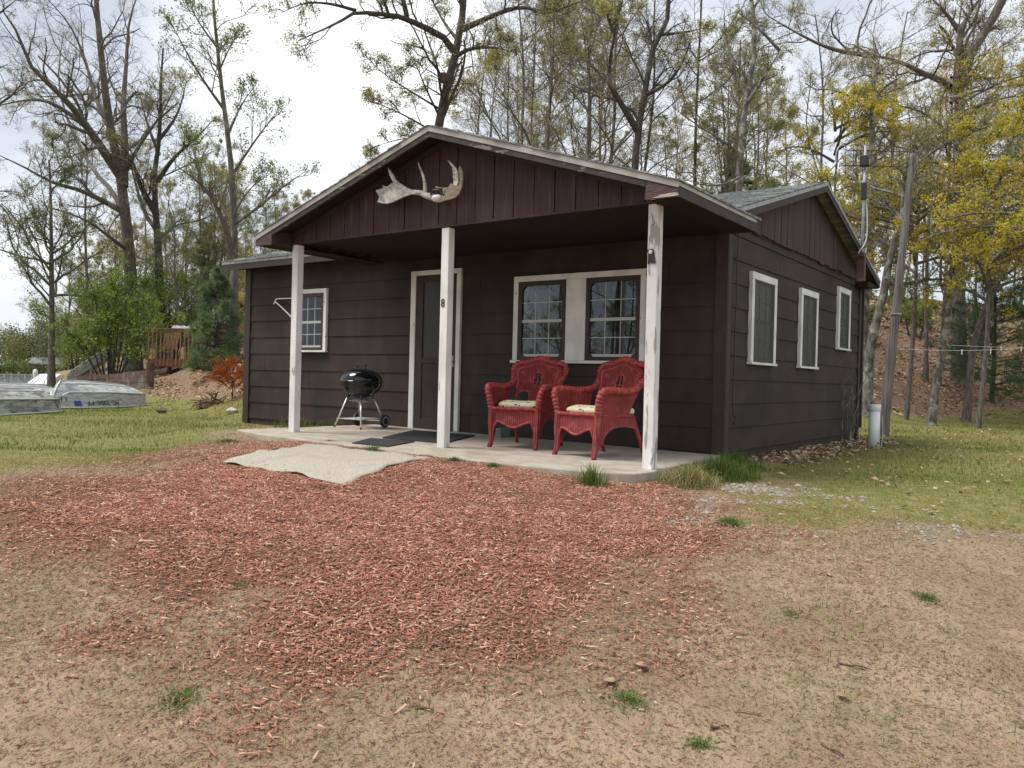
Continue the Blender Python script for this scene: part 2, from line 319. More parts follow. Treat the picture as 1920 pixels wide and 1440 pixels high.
# ------------------------------------------------------------------ ground cover masks (world space)
def sdist(x, y, poly):
    x = np.asarray(x, float); y = np.asarray(y, float); d = np.full(x.shape, 1e9); ins = np.zeros(x.shape, bool)
    n = len(poly)
    for i in range(n):
        ax, ay = poly[i]; bx, by = poly[(i+1) % n]; ex, ey = bx-ax, by-ay
        t = np.clip(((x-ax)*ex+(y-ay)*ey)/(ex*ex+ey*ey+1e-9), 0, 1)
        d = np.minimum(d, np.hypot(x-ax-t*ex, y-ay-t*ey))
        c = ((ay > y) != (by > y)) & (x < (bx-ax)*(y-ay)/((by-ay) if by != ay else 1e-9)+ax); ins ^= c
    return np.where(ins, d, -d)
MULCH = [(-2.0, -6.35), (-2.75, -5.55), (-2.94, -4.8), (-3.4, -4.05), (-3.75, -3.3), (-4.1, -2.4), (-3.98, -1.7), (-1.45, -2.4), (0.1, -2.15), (0.75, -2.42), (1.13, -3.05), (1.3, -3.77), (1.22, -4.3), (0.97, -4.8), (0.86, -5.15), (0.73, -5.62), (0.55, -5.9), (-0.02, -5.75), (-0.45, -5.5), (-0.85, -5.5), (-1.45, -5.85)]
LAWNL = [(-2.1, -7.2), (-2.71, -5.95), (-3.15, -4.92), (-3.6, -3.88), (-4.3, -2.62), (-4.9, -1.9), (-7.85, .3), (-7.9, 9), (-60, 45), (-60, -12), (-6, -12)]
LAWNR = [(0.0, .0), (0.25, -1.9), (0.83, -2.25), (1.19, -3.1), (1.5, -3.1), (1.8, -2.75), (2.2, -2.35), (2.9, -2.0), (9, 1), (60, 30), (30, 60), (-30, 50), (-1, 6), (-0.1, 1)]
GRAV = [[(0.72, -1.95), (0.95, -1.5), (1.56, -1.66), (1.3, -1.95)], [(1.95, -2.0), (2.24, -1.66), (2.7, -2.0), (2.3, -2.45)], [(0.76, -2.54), (0.9, -2.39), (1.15, -3.01), (1.02, -3.13)]]
def uv_(x, y):
    dx, dy = x-CAM[0], y-CAM[1]; u = dx*_f[0]+dy*_f[1]; v = dx*_r[0]+dy*_r[1]; return u, v/np.maximum(u, 3.)
def masks(x, y):
    u, a = uv_(x, y); t = u-np.interp(a, FA, FU)
    mul = ss(.5+(sdist(x, y, MULCH)+.05)/1.25+.42*nz(x, y, 2.2, 5)+.25*nz(x, y, 6, 2))
    gl = ss(.5+(sdist(x, y, LAWNL)-.25)/1.5+.42*nz(x, y, 1.6, 8)+.2*nz(x, y, 5.2, 3)); gr = ss(.5+(sdist(x, y, LAWNR)-.2)/1.6+.42*nz(x, y, 1.9, 4)+.25*nz(x, y, 5.5, 2))
    gr = np.maximum(gr, .36*ss(.2+1.2*nz(x, y, 2.6, 21))*((x > .6) | (y < -5.2)))
    grass = np.maximum(gl, gr)
    gv = np.max([ss(.42+sdist(x, y, g)/.5+.55*nz(x, y, 7, 3)+.3*nz(x, y, 17, 1)) for g in GRAV], axis=0)*np.where(x > 1.75, .5, .75)
    leaf = ss((t+.6-1.7*ss((-.28-a)/.06)+.9*nz(x, y, .8, 6))/2.2)*(u > 5)
    leaf = np.where(a < -.52, leaf*.3, leaf); grass = np.maximum(grass, ss((u-90)/20)*(a < -.2))
    grass = grass*(1-leaf*.92)*(1-gv*.9)*(1-mul*.85)
    return mul*(1-gv*.7), grass, leaf, gv
# ------------------------------------------------------------------ ground sheet
def axis(a, b, c, lo, hi):
    core = np.arange(a, b, c); out = [core]; s = c; p = b; up = []
    while p < hi: s = min(s*1.09, 40); p += s; up.append(p)
    s = c; p = a; dn = []
    while p > lo: s = min(s*1.09, 40); p -= s; dn.append(p)
    return np.concatenate([dn[::-1], core, up])
gx = axis(-5.2, 4.2, .075, -900, 900); gy = axis(-8.2, .2, .075, -900, 900)
X, Y = np.meshgrid(gx, gy); x = X.ravel(); y = Y.ravel(); z = gz(x, y)
nx, ny = len(gx), len(gy); I = np.arange(nx*ny).reshape(ny, nx)
F = np.stack([I[:-1, :-1].ravel(), I[:-1, 1:].ravel(), I[1:, 1:].ravel(), I[1:, :-1].ravel()], 1)
def groundmat():
    m = bpy.data.materials.new('ground_soil'); m.use_nodes = True; N = m.node_tree.nodes; L = m.node_tree.links; b = N['Principled BSDF']
    b.inputs['Roughness'].default_value = .95; b.inputs['Specular IOR Level'].default_value = .2
    t = N.new('ShaderNodeTexCoord')
    def noise(s, d=5, r=.6):
        n = N.new('ShaderNodeTexNoise'); n.inputs['Scale'].default_value = s; n.inputs['Detail'].default_value = d; n.inputs['Roughness'].default_value = r
        L.new(t.outputs['Object'], n.inputs['Vector']); return n.outputs['Fac']
    def rng_(f, lo, hi):
        r = N.new('ShaderNodeMapRange'); r.inputs['From Min'].default_value = lo; r.inputs['From Max'].default_value = hi; r.interpolation_type = 'SMOOTHSTEP'; L.new(f, r.inputs['Value']); return r.outputs['Result']
    def mix(f, a, c):
        x = N.new('ShaderNodeMix'); x.data_type = 'RGBA'; L.new(f, x.inputs[0])
        for s, v in ((6, a), (7, c)):
            if isinstance(v, tuple): x.inputs[s].default_value = (*v, 1)
            else: L.new(v, x.inputs[s])
        return x.outputs[2]
    def attr(n):
        a = N.new('ShaderNodeAttribute'); a.attribute_name = n; return a.outputs['Fac']
    def thr(a, nf, w=.25):       # attribute broken up by noise
        s = N.new('ShaderNodeMath'); s.operation = 'ADD'; L.new(a, s.inputs[0]); L.new(nf, s.inputs[1]); return rng_(s.outputs[0], 1-w, 1+w)
    n50 = noise(45, 4); n9 = noise(9); n2 = noise(1.7); n140 = noise(150, 3)
    sand = mix(rng_(n2, .35, .65), (.40, .30, .20), (.295, .215, .14))
    sand = mix(rng_(n9, .5, .7), sand, (.26, .19, .125))
    sand = mix(rng_(n50, .56, .66), sand, (.145, .105, .07))
    sand = mix(rng_(n140, .60, .70), sand, (.45, .37, .27))
    grass = mix(rng_(n9, .4, .6), (.185, .195, .05), (.28, .245, .10)); grass = mix(rng_(n50, .5, .65), grass, (.11, .12, .035))
    mul = mix(rng_(n50, .42, .6), (.20, .088, .058), (.33, .16, .105)); mul = mix(rng_(n2, .45, .7), mul, (.19, .11, .075))
    leaf = mix(rng_(n9, .4, .6), (.24, .155, .095), (.34, .23, .145)); leaf = mix(rng_(n50, .5, .62), leaf, (.07, .045, .03))
    grv = mix(rng_(n50, .42, .58), (.36, .325, .26), (.22, .195, .155))
    c = mix(thr(attr('m_grass'), n9), sand, grass); c = mix(thr(attr('m_mulch'), n9, .3), c, mul)
    c = mix(thr(attr('m_gravel'), n9), c, grv); c = mix(thr(attr('m_leaf'), n9), c, leaf)
    L.new(c, b.inputs['Base Color'])
    bp = N.new('ShaderNodeBump'); bp.inputs['Strength'].default_value = .9; bp.inputs['Distance'].default_value = .035
    ad = N.new('ShaderNodeMath'); ad.operation = 'ADD'; L.new(n50, ad.inputs[0]); L.new(n9, ad.inputs[1]); L.new(ad.outputs[0], bp.inputs['Height']); L.new(bp.outputs[0], b.inputs['Normal'])
    return m
MT['ground'] = groundmat()
g = rawmesh('ground', np.stack([x, y, z], 1), F, 'ground', smooth=True); tag(g, kind='structure')
for nme, mk in zip(('m_mulch', 'm_grass', 'm_leaf', 'm_gravel'), masks(x, y)):
    at_ = g.data.attributes.new(nme, 'FLOAT', 'POINT'); at_.data.foreach_set('value', np.asarray(mk, np.float32))
# the lake
lk = MB(); P = [gxy(-900, 40), gxy(520, 40), gxy(520, 330), gxy(-900, 330)]
lk.add([(p[0], p[1], -1.35) for p in P], [(0, 1, 2, 3)]); tag(lk.build('lake', 'water'), kind='structure')

# ------------------------------------------------------------------ loose ground cover (nobody could count it)
def onfoot(x, y):                        # bare of cover: under the cabin, slab and mat
    return ((x > -7.85) & (x < .06) & (y > -.05) & (y < 5.6)) | ((x > -4.95) & (x < .18) & (y > -2.30) & (y < .1)) | (sdist(x, y, PAD) > -.02)
PAD = [(-2.83, -3.87), (-1.40, -3.86), (-1.60, -2.57), (-3.30, -2.50)]
def sample(n, x0, x1, y0, y1): return rng.uniform(x0, x1, n), rng.uniform(y0, y1, n)
def frame_(n):                           # random frames lying roughly flat
    th = rng.uniform(0, 2*np.pi, n); tilt = rng.normal(0, .22, n); roll = rng.normal(0, .35, n)
    a = np.stack([np.cos(th)*np.cos(tilt), np.sin(th)*np.cos(tilt), np.sin(tilt)], 1)
    b = np.stack([-np.sin(th)*np.cos(roll), np.cos(th)*np.cos(roll), np.sin(roll)], 1)
    return a, b, np.cross(a, b)
def chips(name, x, y, L, W, T, mats, probs, lift=.004, label=None):
    n = len(x); z = gz(x, y)+lift+rng.uniform(0, .012, n); a, b, c = frame_(n); p = np.stack([x, y, z], 1)
    L = L[:, None]; W = W[:, None]; T = T[:, None]; tap = rng.uniform(.25, .9, n)[:, None]; sk = rng.uniform(-.5, .5, n)[:, None]
    v = [p-a*L/2-b*W/2, p+a*L/2-b*W/2*tap+b*sk*W, p+a*L/2+b*W/2*tap+b*sk*W, p-a*L/2+b*W/2]
    v = v+[q+c*T for q in v]; V = np.stack(v, 1).reshape(-1, 3)
    f = np.array([(4, 5, 6, 7), (0, 1, 5, 4), (1, 2, 6, 5), (2, 3, 7, 6), (3, 0, 4, 7)])
    F = (np.arange(n)[:, None, None]*8+f[None]).reshape(-1, 4); pr_ = np.broadcast_to(np.asarray(probs, float), (n, len(mats))); MI = np.repeat((rng.uniform(0, 1, (n, 1)) > np.cumsum(pr_, 1)[:, :-1]).sum(1), 5)
    return tag(rawmesh(name, V, F, mats, MI), label, kind='stuff')
def pick(n, box, prob):
    x, y = sample(n, *box); k = (rng.uniform(0, 1, n) < prob(x, y)) & ~onfoot(x, y); return x[k], y[k]
mk0 = lambda x, y: masks(x, y)
x, y = pick(270000, (-4.9, 2.4, -7.5, -1.8), lambda x, y: masks(x, y)[0]**1.3*(.55+.45*ss(.75+.9*nz(x, y, 3.3, 11)))+.10*ss(1.0+sdist(x, y, MULCH)/1.5)*ss(.6+.6*nz(x, y, 3.1, 7)))
n = len(x); near = np.clip(.95+.08*(-4.2-y), .82, 1.05); deep = np.clip(.35+sdist(x, y, MULCH)/1.1, 0, 1)*np.clip(1.9-np.hypot(x+.6, y+3.7)/2.1+.3*nz(x, y, 2.7, 1), .12, 1)
chips('wood_chips', x, y, (rng.gamma(2.2, .0085, n)+.006)*near, rng.uniform(.0025, .0095, n)*near, rng.uniform(.0015, .005, n), ['chipred', 'chippale', 'chipwhite', 'chipbrown'], np.stack([.20+.36*deep, .12+.05*deep, .02+0*deep, .66-.41*deep], 1), label='red-dyed wood chips spread over the ground in front of the porch')
x, y = pick(260000, (-4.6, 2.2, -7.2, -1.9), lambda x, y: masks(x, y)[0]*.8+.06*ss(1+sdist(x, y, MULCH)/1.3)); n = len(x)
chips('mulch_shreds', x, y, rng.gamma(2, .004, n)+.004, rng.uniform(.0012, .0035, n), rng.uniform(.0006, .0016, n), ['chipred', 'chippale', 'chipbrown'], [.42, .16, .42], lift=.001, label='fine shreds and dust of red mulch between the larger chips')
def bare(x, y):
    m = masks(x, y); u, a = uv_(x, y); return np.clip(1-m[1]-m[0]*.8-m[2]-m[3], 0, 1)*(.35+.5*ss(.5+nz(x, y, 2.6, 9)))*(u > 1.6)
x, y = pick(330000, (-3.8, 4.8, -7.6, -1.2), bare); n = len(x)
chips('ground_litter', x, y, rng.gamma(1.5, .0075, n)+.004, rng.uniform(.001, .0042, n), rng.uniform(.0006, .0022, n), ['straw', 'litter', 'chipbrown', 'chipred', 'grassB'], [.50, .20, .13, .05, .12], lift=.0, label='dry straw, bark bits and twigs scattered on the bare sand')
x, y = sample(900, -5, .3, -4.2, -.4); e = sdist(x, y, PAD); k = ((e > 0) & (e < .16) & (rng.uniform(0, 1, 900) < .9)) | ((x > -4.6) & (x < 0) & (y > -2.25) & (rng.uniform(0, 1, 900) < .10)); x, y = x[k], y[k]; n = len(x)
chips('stray_chips', x, y, rng.gamma(2, .007, n)+.005, rng.uniform(.002, .007, n), rng.uniform(.001, .003, n), ['chipred', 'chippale', 'straw', 'litter'], [.35, .2, .2, .25], lift=np.where(sdist(x, y, PAD) > 0, .018, SLAB(x)-gz(x, y)+.001), label='stray chips and bits of dry litter blown onto the mat and porch slab')
def blades(name, x, y, h, w, mats, mi, lean=.35, label=None, kind='stuff', parent=None, z=None):
    n = len(x); z = (gz(x, y) if z is None else z)-.004; th = rng.uniform(0, 2*np.pi, n); ln = rng.normal(0, lean, n)*h; ph = rng.uniform(0, 2*np.pi, n)
    p = np.stack([x, y, z], 1); b = np.stack([np.cos(th), np.sin(th), 0*th], 1)*w[:, None]
    mid = p+np.stack([np.cos(ph)*ln*.35, np.sin(ph)*ln*.35, h*.6], 1); tip = p+np.stack([np.cos(ph)*ln, np.sin(ph)*ln, h*np.clip(1-.25*(ln/h)**2, .3, 1)], 1)
    V = np.stack([p-b, p+b, mid+b*.7, mid-b*.7, tip], 1).reshape(-1, 3)
    k = np.arange(n)[:, None]*5
    F = np.concatenate([k+np.array([[0, 1, 2]]), k+np.array([[0, 2, 3]]), k+np.array([[3, 2, 4]])], 1).reshape(-1, 3)
    return tag(rawmesh(name, V, F, mats, np.repeat(mi, 3), parent), label, kind=kind)
# lawn: near band dense, farther bands with larger blades
GX = []; GY = []; GH = []; GW = []
for (cnt, box, hh, ww, umax, umin) in ((150000, (-5, 4.8, -6.5, 1.5), .030, .0022, 9, 2.2), (150000, (-14, 4.5, -5, 9), .040, .004, 17, 8), (90000, (-24, 4.5, -3, 19), .05, .007, 27, 15)):
    x, y = sample(cnt, *box); u, a = uv_(x, y); m = masks(x, y)
    k = (rng.uniform(0, 1, cnt) < m[1]*(.25+.75*ss(.5+1.1*nz(x, y, 2.1, 2)))) & ~onfoot(x, y) & (u > umin) & (u < umax) & (np.abs(a) < .72)
    x, y = x[k], y[k]; GX.append(x); GY.append(y); GH.append(rng.uniform(.45, 1.3, len(x))*hh*(1+.6*ss(nz(x, y, 1.3, 7)))); GW.append(rng.uniform(.7, 1.3, len(x))*ww)
x = np.concatenate(GX); y = np.concatenate(GY); mi = (rng.uniform(0, 1, len(x)) < .40-.75*nz(x, y, 1.1, 4)-.2*nz(x, y, .5, 2)+.35*(1-masks(x, y)[1])).astype(int)
blades('grass', x, y, np.concatenate(GH), np.concatenate(GW), ['grassA', 'grassB'], mi, lean=.7, label='short patchy lawn grass, green and straw yellow')
# gravel
x, y = pick(30000, (.5, 2.9, -3.3, -1.2), lambda x, y: masks(x, y)[3]*np.where(x > 1.75, .22, .6)); n = len(x)
r = rng.gamma(2, .0034, n)+.003; th = rng.uniform(0, 6.28, n)
base = np.array([(1, 0, 0), (0, 1, 0), (-1, 0, 0), (0, -1, 0), (.2, .1, .75)]); z = gz(x, y)
ca, sa = np.cos(th), np.sin(th); sx = r*rng.uniform(.7, 1.5, n)
V = np.stack([np.stack([x+(ca*q[0]*sx-sa*q[1]*r), y+(sa*q[0]*sx+ca*q[1]*r), z+q[2]*r+.002], 1) for q in base], 1).reshape(-1, 3)
F = (np.arange(n)[:, None, None]*5+np.array([(0, 1, 4), (1, 2, 4), (2, 3, 4), (3, 0, 4)])[None]).reshape(-1, 3)
tag(rawmesh('gravel', V, F, 'gravel'), 'pale gravel showing through the grass right of the porch', kind='stuff')
# fallen oak leaves on the hill and along the cabin
LX = []; LY = []; LS = []
for cnt, box, s, umn, umx in ((70000, (-24, 9, 1, 34), .055, 12, 36), (26000, (-60, 6, 20, 66), .12, 30, 75)):
    x, y = sample(cnt, *box); u, a = uv_(x, y); m = masks(x, y)
    k = (rng.uniform(0, 1, cnt) < m[2]*(.4+.6*ss(.6+.8*nz(x, y, 1.4, 5)))) & (np.abs(a) < .7) & (u > umn) & (u < umx) & ~onfoot(x, y)
    LX.append(x[k]); LY.append(y[k]); LS.append(rng.uniform(.6, 1.4, k.sum())*s)
x, y = sample(900, .05, .75, .3, 5.5); LX.append(x); LY.append(y); LS.append(rng.uniform(.02, .045, 900))
x, y = sample(1500, 0, 4.5, -2, 12); k = rng.uniform(0, 1, 1500) < .5; LX.append(x[k]); LY.append(y[k]); LS.append(rng.uniform(.02, .04, k.sum()))
x = np.concatenate(LX); y = np.concatenate(LY); s = np.concatenate(LS)[:, None]; n = len(x); a, b, c = frame_(n); p = np.stack([x, y, gz(x, y)+.012+rng.uniform(0, .03, n)], 1)
cu = rng.uniform(.1, .5, n)[:, None]
V = np.stack([p-a*s, p-b*s*.55+c*s*cu, p+a*s*.9, p+b*s*.55+c*s*cu], 1).reshape(-1, 3)
F = (np.arange(n)[:, None, None]*4+np.array([(0, 1, 2), (0, 2, 3)])[None]).reshape(-1, 3)
tag(rawmesh('leaf_litter', V, F, ['fallen', 'fallen2'], np.repeat((rng.uniform(0, 1, n) < .28).astype(int), 2)), 'brown fallen leaves covering the hillside', kind='stuff')

# ------------------------------------------------------------------ porch slab
sb = MB(); out = [(-4.95, .0), (-5.0, -2.15), (-4.4, -2.33), (-3.4, -2.40), (-2.4, -2.44), (-1.5, -2.5), (-.5, -2.44), (-.05, -2.36), (.16, -2.2), (.2, -1.95), (.1, -1.0), (-.003, -.02)]
den = []
for i in range(len(out)):
    a, b = out[i], out[(i+1) % len(out)]; k = max(1, int(math.dist(a, b)/.12))
    for j in range(k):
        q = (a[0]+(b[0]-a[0])*j/k, a[1]+(b[1]-a[1])*j/k); w = .014 if q[1] < -.3 else 0
        den.append((q[0]+w*rnd.uniform(-1, 1), q[1]+w*rnd.uniform(-1, 1)))
sb.prism([(x, y, SLAB(x)-.22) for x, y in den], (0, 0, .22))
o = sb.build('porch_slab', 'concrete', bevel=.012); tag(o, kind='structure')

# ------------------------------------------------------------------ the cabin
cab = tag(empty('cabin', (-3.9, 0, 0)), 'small dark brown clapboard cabin with white-trimmed windows and a gabled porch on white posts', 'cabin')
CO = Vector((3.9, 0, 0))
def cpart(mb, name, m, parent=None, label=None, **k):     # cabin part, built in world coordinates
    o = mb.build(name, m, parent or cab, **k)
    if parent is None: o.location = o.location+CO
    if label: o['label'] = label
    return o
Z0 = 1.022
courses = [Z0-.25*k for k in range(-5, 5)]      # 2.272 ... .022
w = MB()
def lap(mb, fr, u0, u1, ztop, zbot):
    zs = [-.22]+sorted(courses)+[ztop]
    for i in range(len(zs)-1):
        z0, z1 = zs[i], min(zs[i+1], ztop)
        if z1-z0 < .01: continue
        nb, nt = (.005, -.006) if i == 0 else (.017, .003)
        prof = [(-.05, z0), (nb, z0+.001), (nt, z1+.012 if z1 < ztop-.01 else z1), (-.05, z1+.012 if z1 < ztop-.01 else z1)]
        cuts = [u0]+sorted(rnd.uniform(u0+.4, u1-.4) for _ in range(rnd.choice((1, 2, 2))))+[u1]
        for c0_, c1_ in zip(cuts, cuts[1:]):
            j_ = rnd.uniform(-.0015, .0015)
            mb.prism([fr(c0_+.0025, q[1]+(j_ if q[1] > 0 else 0), q[0]) for q in prof], Vector(fr(c1_-.0025, 0, 0))-Vector(fr(c0_+.0025, 0, 0)))
FRONT = lambda u, v, n: (u, -n, v)
SIDE = lambda u, v, n: (n, u, v)
LEFT = lambda u, v, n: (-7.8-n, u, v)
BACK = lambda u, v, n: (u, 5.53+n, v)
for fr_, a_, b_, t_, m_ in ((FRONT, -7.76, -.04, 2.36, 'siding'), (SIDE, .04, 5.49, 2.37, 'siding_side'), (LEFT, .04, 5.49, 2.36, 'siding'), (BACK, -7.76, -.04, 2.36, 'siding')):
    w = MB(); lap(w, fr_, a_, b_, t_, 0); cpart(w, 'wall', m_)
def fb(mb, fr, u0, u1, v0, v1, n0, n1):
    mb.hexa([fr(u0, v0, n0), fr(u1, v0, n0), fr(u1, v0, n1), fr(u0, v0, n1)], [fr(u0, v1, n0), fr(u1, v1, n0), fr(u1, v1, n1), fr(u0, v1, n1)])
for fr_, a_, b_, z0_, z1_, n0_, n1_ in ((FRONT, -.10, .033, -.12, 2.30, -.02, .033), (SIDE, -.018, .075, -.12, 2.33, -.02, .036), (FRONT, -7.833, -7.70, -.12, 2.34, -.02, .033), (SIDE, 5.44, 5.563, -.1, 2.34, -.02, .033)):
    cb = MB(); fb(cb, fr_, a_, b_, z0_, z1_, n0_, n1_); cpart(cb, 'corner_board', 'brown', bevel=.004)
cb = MB(); cb.box(.02, .06, 5.565, 5.62, .1, 2.3); cpart(cb, 'downpipe', 'brown')
# windows ----------------------------------------------------------
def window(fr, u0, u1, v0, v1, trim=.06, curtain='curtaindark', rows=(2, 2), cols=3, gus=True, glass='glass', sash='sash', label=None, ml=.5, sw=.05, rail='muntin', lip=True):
    # opening u0..u1, v0..v1 ; trim round it
    s = MB()
    fb(s, fr, u0, u0+sw, v0, v1, .012, .046); fb(s, fr, u1-sw, u1, v0, v1, .012, .046)
    fb(s, fr, u0+sw, u1-sw, v1-sw, v1, .012, .045); fb(s, fr, u0+sw, u1-sw, v0, v0+sw*.8, .012, .045)
    if gus:
        g_ = .05
        for (cu_, su) in ((u0+sw, 1), (u1-sw, -1)):
            for (cv, sv) in ((v0+sw*.8, 1), (v1-sw, -1)):
                s.prism([fr(cu_, cv, .030), fr(cu_+su*g_, cv, .030), fr(cu_, cv+sv*g_, .030)], Vector(fr(0, 0, .044))-Vector(fr(0, 0, .030)))
    W = cpart(s, 'window', sash, label=label)
    mu = MB(); a0, a1, b0, b1 = u0+sw, u1-sw, v0+sw*.8, v1-sw; mid = b0+(b1-b0)*ml
    fb(mu, fr, a0, a1, mid-.017, mid+.017, .020, .032); fb(mu, fr, a0, a1, b0, b0+.03, .0195, .031)
    for (lo, hi, r) in ((b0+.03, mid-.017, rows[0]), (mid+.017, b1, rows[1])):
        for i in range(1, cols): q = a0+(a1-a0)*i/cols; fb(mu, fr, q-.0045, q+.0045, lo, hi, .0205, .0275)
        for i in range(1, r): q = lo+(hi-lo)*i/r; fb(mu, fr, a0, a1, q-.0045, q+.0045, .021, .028)
    o = mu.build('muntins', rail, W)
    p_ = MB(); fb(p_, fr, a0-.01, a1+.01, b0-.01, b1+.01, .0225, .0255); p_.build('pane', glass, W)
    if glass == 'glassdim': q_ = MB(); fb(q_, fr, u0+.012, u1-.012, v0+.012, v1-.012, .047, .0485); q_.build('insect_screen', 'screen', W)
    c_ = MB(); k = 40
    for i in range(k):
        q0 = a0+(a1-a0)*i/k; q1 = a0+(a1-a0)*(i+1)/k; h0 = .0145+.003*math.sin(i*1.3); h1 = .0145+.003*math.sin((i+1)*1.3)
        c_.hexa([fr(q0, b0, -.02), fr(q1, b0, -.02), fr(q1, b0, h1), fr(q0, b0, h0)], [fr(q0, b1, -.02), fr(q1, b1, -.02), fr(q1, b1, h1), fr(q0, b1, h0)])
    c_.build('curtain', curtain, W)
    if trim:
        t = MB(); T = trim
        fb(t, fr, u0-T, u0-.001, v0-.001, v1, .008, .052); fb(t, fr, u1+.001, u1+T, v0-.001, v1, .008, .052)
        fb(t, fr, u0-T, u1+T, v1+.001, v1+T*1.05, .008, .054); fb(t, fr, u0-T-.012, u1+T+.012, v0-.03, v0-.003, .008, .07)
        t.build('trim', 'white', W, bevel=.003)
    return W
window(FRONT, -6.56, -5.99, 1.075, 1.90, curtain='curtain', gus=False, ml=.5, sash='sashred', label='small window with pale curtain left of the door')
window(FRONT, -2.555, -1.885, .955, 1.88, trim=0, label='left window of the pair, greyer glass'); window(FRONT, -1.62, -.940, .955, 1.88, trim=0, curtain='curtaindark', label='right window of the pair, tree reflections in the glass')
t = MB()
fb(t, FRONT, -2.622, -2.557, .953, 1.882, .008, .052); fb(t, FRONT, -.938, -.878, .953, 1.882, .008, .052); fb(t, FRONT, -1.883, -1.622, .953, 1.882, .008, .050)
fb(t, FRONT, -2.622, -.878, 1.883, 1.948, .008, .054); fb(t, FRONT, -2.64, -.865, .918, .951, .008, .075)
cpart(t, 'window_surround', 'white', bevel=.003)
for (a, b, c, d) in ((.71, 1.375, 1.03, 1.87), (2.465, 3.06, 1.035, 1.875), (4.23, 4.735, 1.345, 2.08)):
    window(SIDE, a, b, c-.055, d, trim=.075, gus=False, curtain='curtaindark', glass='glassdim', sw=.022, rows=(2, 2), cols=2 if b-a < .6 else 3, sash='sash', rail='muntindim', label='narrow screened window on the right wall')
# door -------------------------------------------------------------
d = MB(); fb(d, FRONT, -4.205, -4.085, .045, 2.04, .010, .040); fb(d, FRONT, -3.63, -3.515, .045, 2.04, .010, .040); fb(d, FRONT, -4.085, -3.63, 1.955, 2.04, .010, .039); fb(d, FRONT, -4.085, -3.63, .90, .975, .010, .039); fb(d, FRONT, -4.085, -3.63, .045, .19, .010, .039); fb(d, FRONT, -4.085, -3.63, .19, .90, .010, .030)
D = cpart(d, 'door', 'brown', bevel=.003)
g_ = MB(); fb(g_, FRONT, -4.085, -3.63, .975, 1.955, .010, .026); g_.build('door_glass', 'doorscreen' if 'doorscreen' in MT else 'blackgloss', D)
h = MB(); h.tube([(-3.565, -.036, .93), (-3.565, -.085, .93)], .012, 10); h.tube([(-3.565, -.078, .93), (-3.565, -.12, .93)], [.02, .027], 12); fb(h, FRONT, -3.585, -3.545, .86, 1.0, .0395, .043); h.build('handle', 'galv', D, smooth=False)
t = MB(); fb(t, FRONT, -4.292, -4.207, .035, 2.045, .008, .052); fb(t, FRONT, -3.513, -3.447, .045, 2.045, .008, .052); fb(t, FRONT, -4.292, -3.447, 2.046, 2.105, .008, .054)
cpart(t, 'door_frame', 'white', bevel=.003)
t = MB(); fb(t, FRONT, -4.21, -3.51, .028, .043, .005, .09); cpart(t, 'threshold', 'darkmetal')
# main roof --------------------------------------------------------
XL, XR, YF, YB, YR, ZR, SL = -7.98, .22, -.35, 5.88, 2.765, 3.33, .29
def zr(y): return ZR-SL*abs(y-YR)
rf = MB(); T = .045
for y0, y1 in ((YF, YR), (YR, YB)):
    rf.hexa([(XL, y0, zr(y0)-T), (XR, y0, zr(y0)-T), (XR, y1, zr(y1)-T), (XL, y1, zr(y1)-T)], [(XL, y0, zr(y0)), (XR, y0, zr(y0)), (XR, y1, zr(y1)), (XL, y1, zr(y1))])
# shingle courses: thin overlapping strips with ragged butts
for k in range(22):
    y0 = YF-.02+k*.145; y1 = y0+.16
    for i in range(26):
        x0 = XL-.01+i*.3165+(k % 2)*.15; x1 = min(x0+.31, XR+.012); x0 = max(x0, XL-.012)
        if x1 <= x0 or y1 > YR: continue
        l = rnd.uniform(.002, .006); j = rnd.uniform(-.01, .01); h0 = .012+l+(rnd.uniform(0, .02) if rnd.random() < .06 else 0)
        rf.hexa([(x0, y0+j, zr(y0+j)+.001), (x1, y0+j, zr(y0+j)+.001), (x1, y1, zr(y1)+.001), (x0, y1, zr(y1)+.001)], [(x0, y0+j, zr(y0+j)+h0), (x1, y0+j, zr(y0+j)+h0), (x1, y1, zr(y1)+.003), (x0, y1, zr(y1)+.003)])
cpart(rf, 'roof', 'shingle')
for q in ((XL+.02, -4.5, YF-.0, YF+.022, zr(YF)-.135, zr(YF)-.046), (XL+.02, XR-.02, YB-.022, YB, zr(YB)-.135, zr(YB)-.046), (.03, XR-.005, YF, YF+.022, zr(YF)-.15, zr(YF)-.046)):
    fa = MB(); fa.box(*q); cpart(fa, 'fascia', 'brown')
for xx in (XR-.022, XL):                 # rake boards
    for y0, y1 in ((YF, YR), (YR, YB)):
        fa = MB(); fa.hexa([(xx, y0, zr(y0)-.125), (xx+.022, y0, zr(y0)-.125), (xx+.022, y1, zr(y1)-.125), (xx, y1, zr(y1)-.125)], [(xx, y0, zr(y0)-T-.001), (xx+.022, y0, zr(y0)-T-.001), (xx+.022, y1, zr(y1)-T-.001), (xx, y1, zr(y1)-T-.001)]); cpart(fa, 'rake_board', 'brown')
dr = MB(); xx = XR+.001
for y0, y1 in ((YF, YR), (YR, YB)):
    dr = MB(); dr.hexa([(xx, y0, zr(y0)-.05), (xx+.006, y0, zr(y0)-.05), (xx+.006, y1, zr(y1)-.05), (xx, y1, zr(y1)-.05)], [(xx, y0, zr(y0)-.006), (xx+.006, y0, zr(y0)-.006), (xx+.006, y1, zr(y1)-.006), (xx, y1, zr(y1)-.006)]); cpart(dr, 'drip_edge', 'galv')
dr = MB(); dr.box(XL-.01, -4.6, YF-.003, YF-.001, zr(YF)-.0445, zr(YF)-.004)
cpart(dr, 'drip_edge', 'galv')
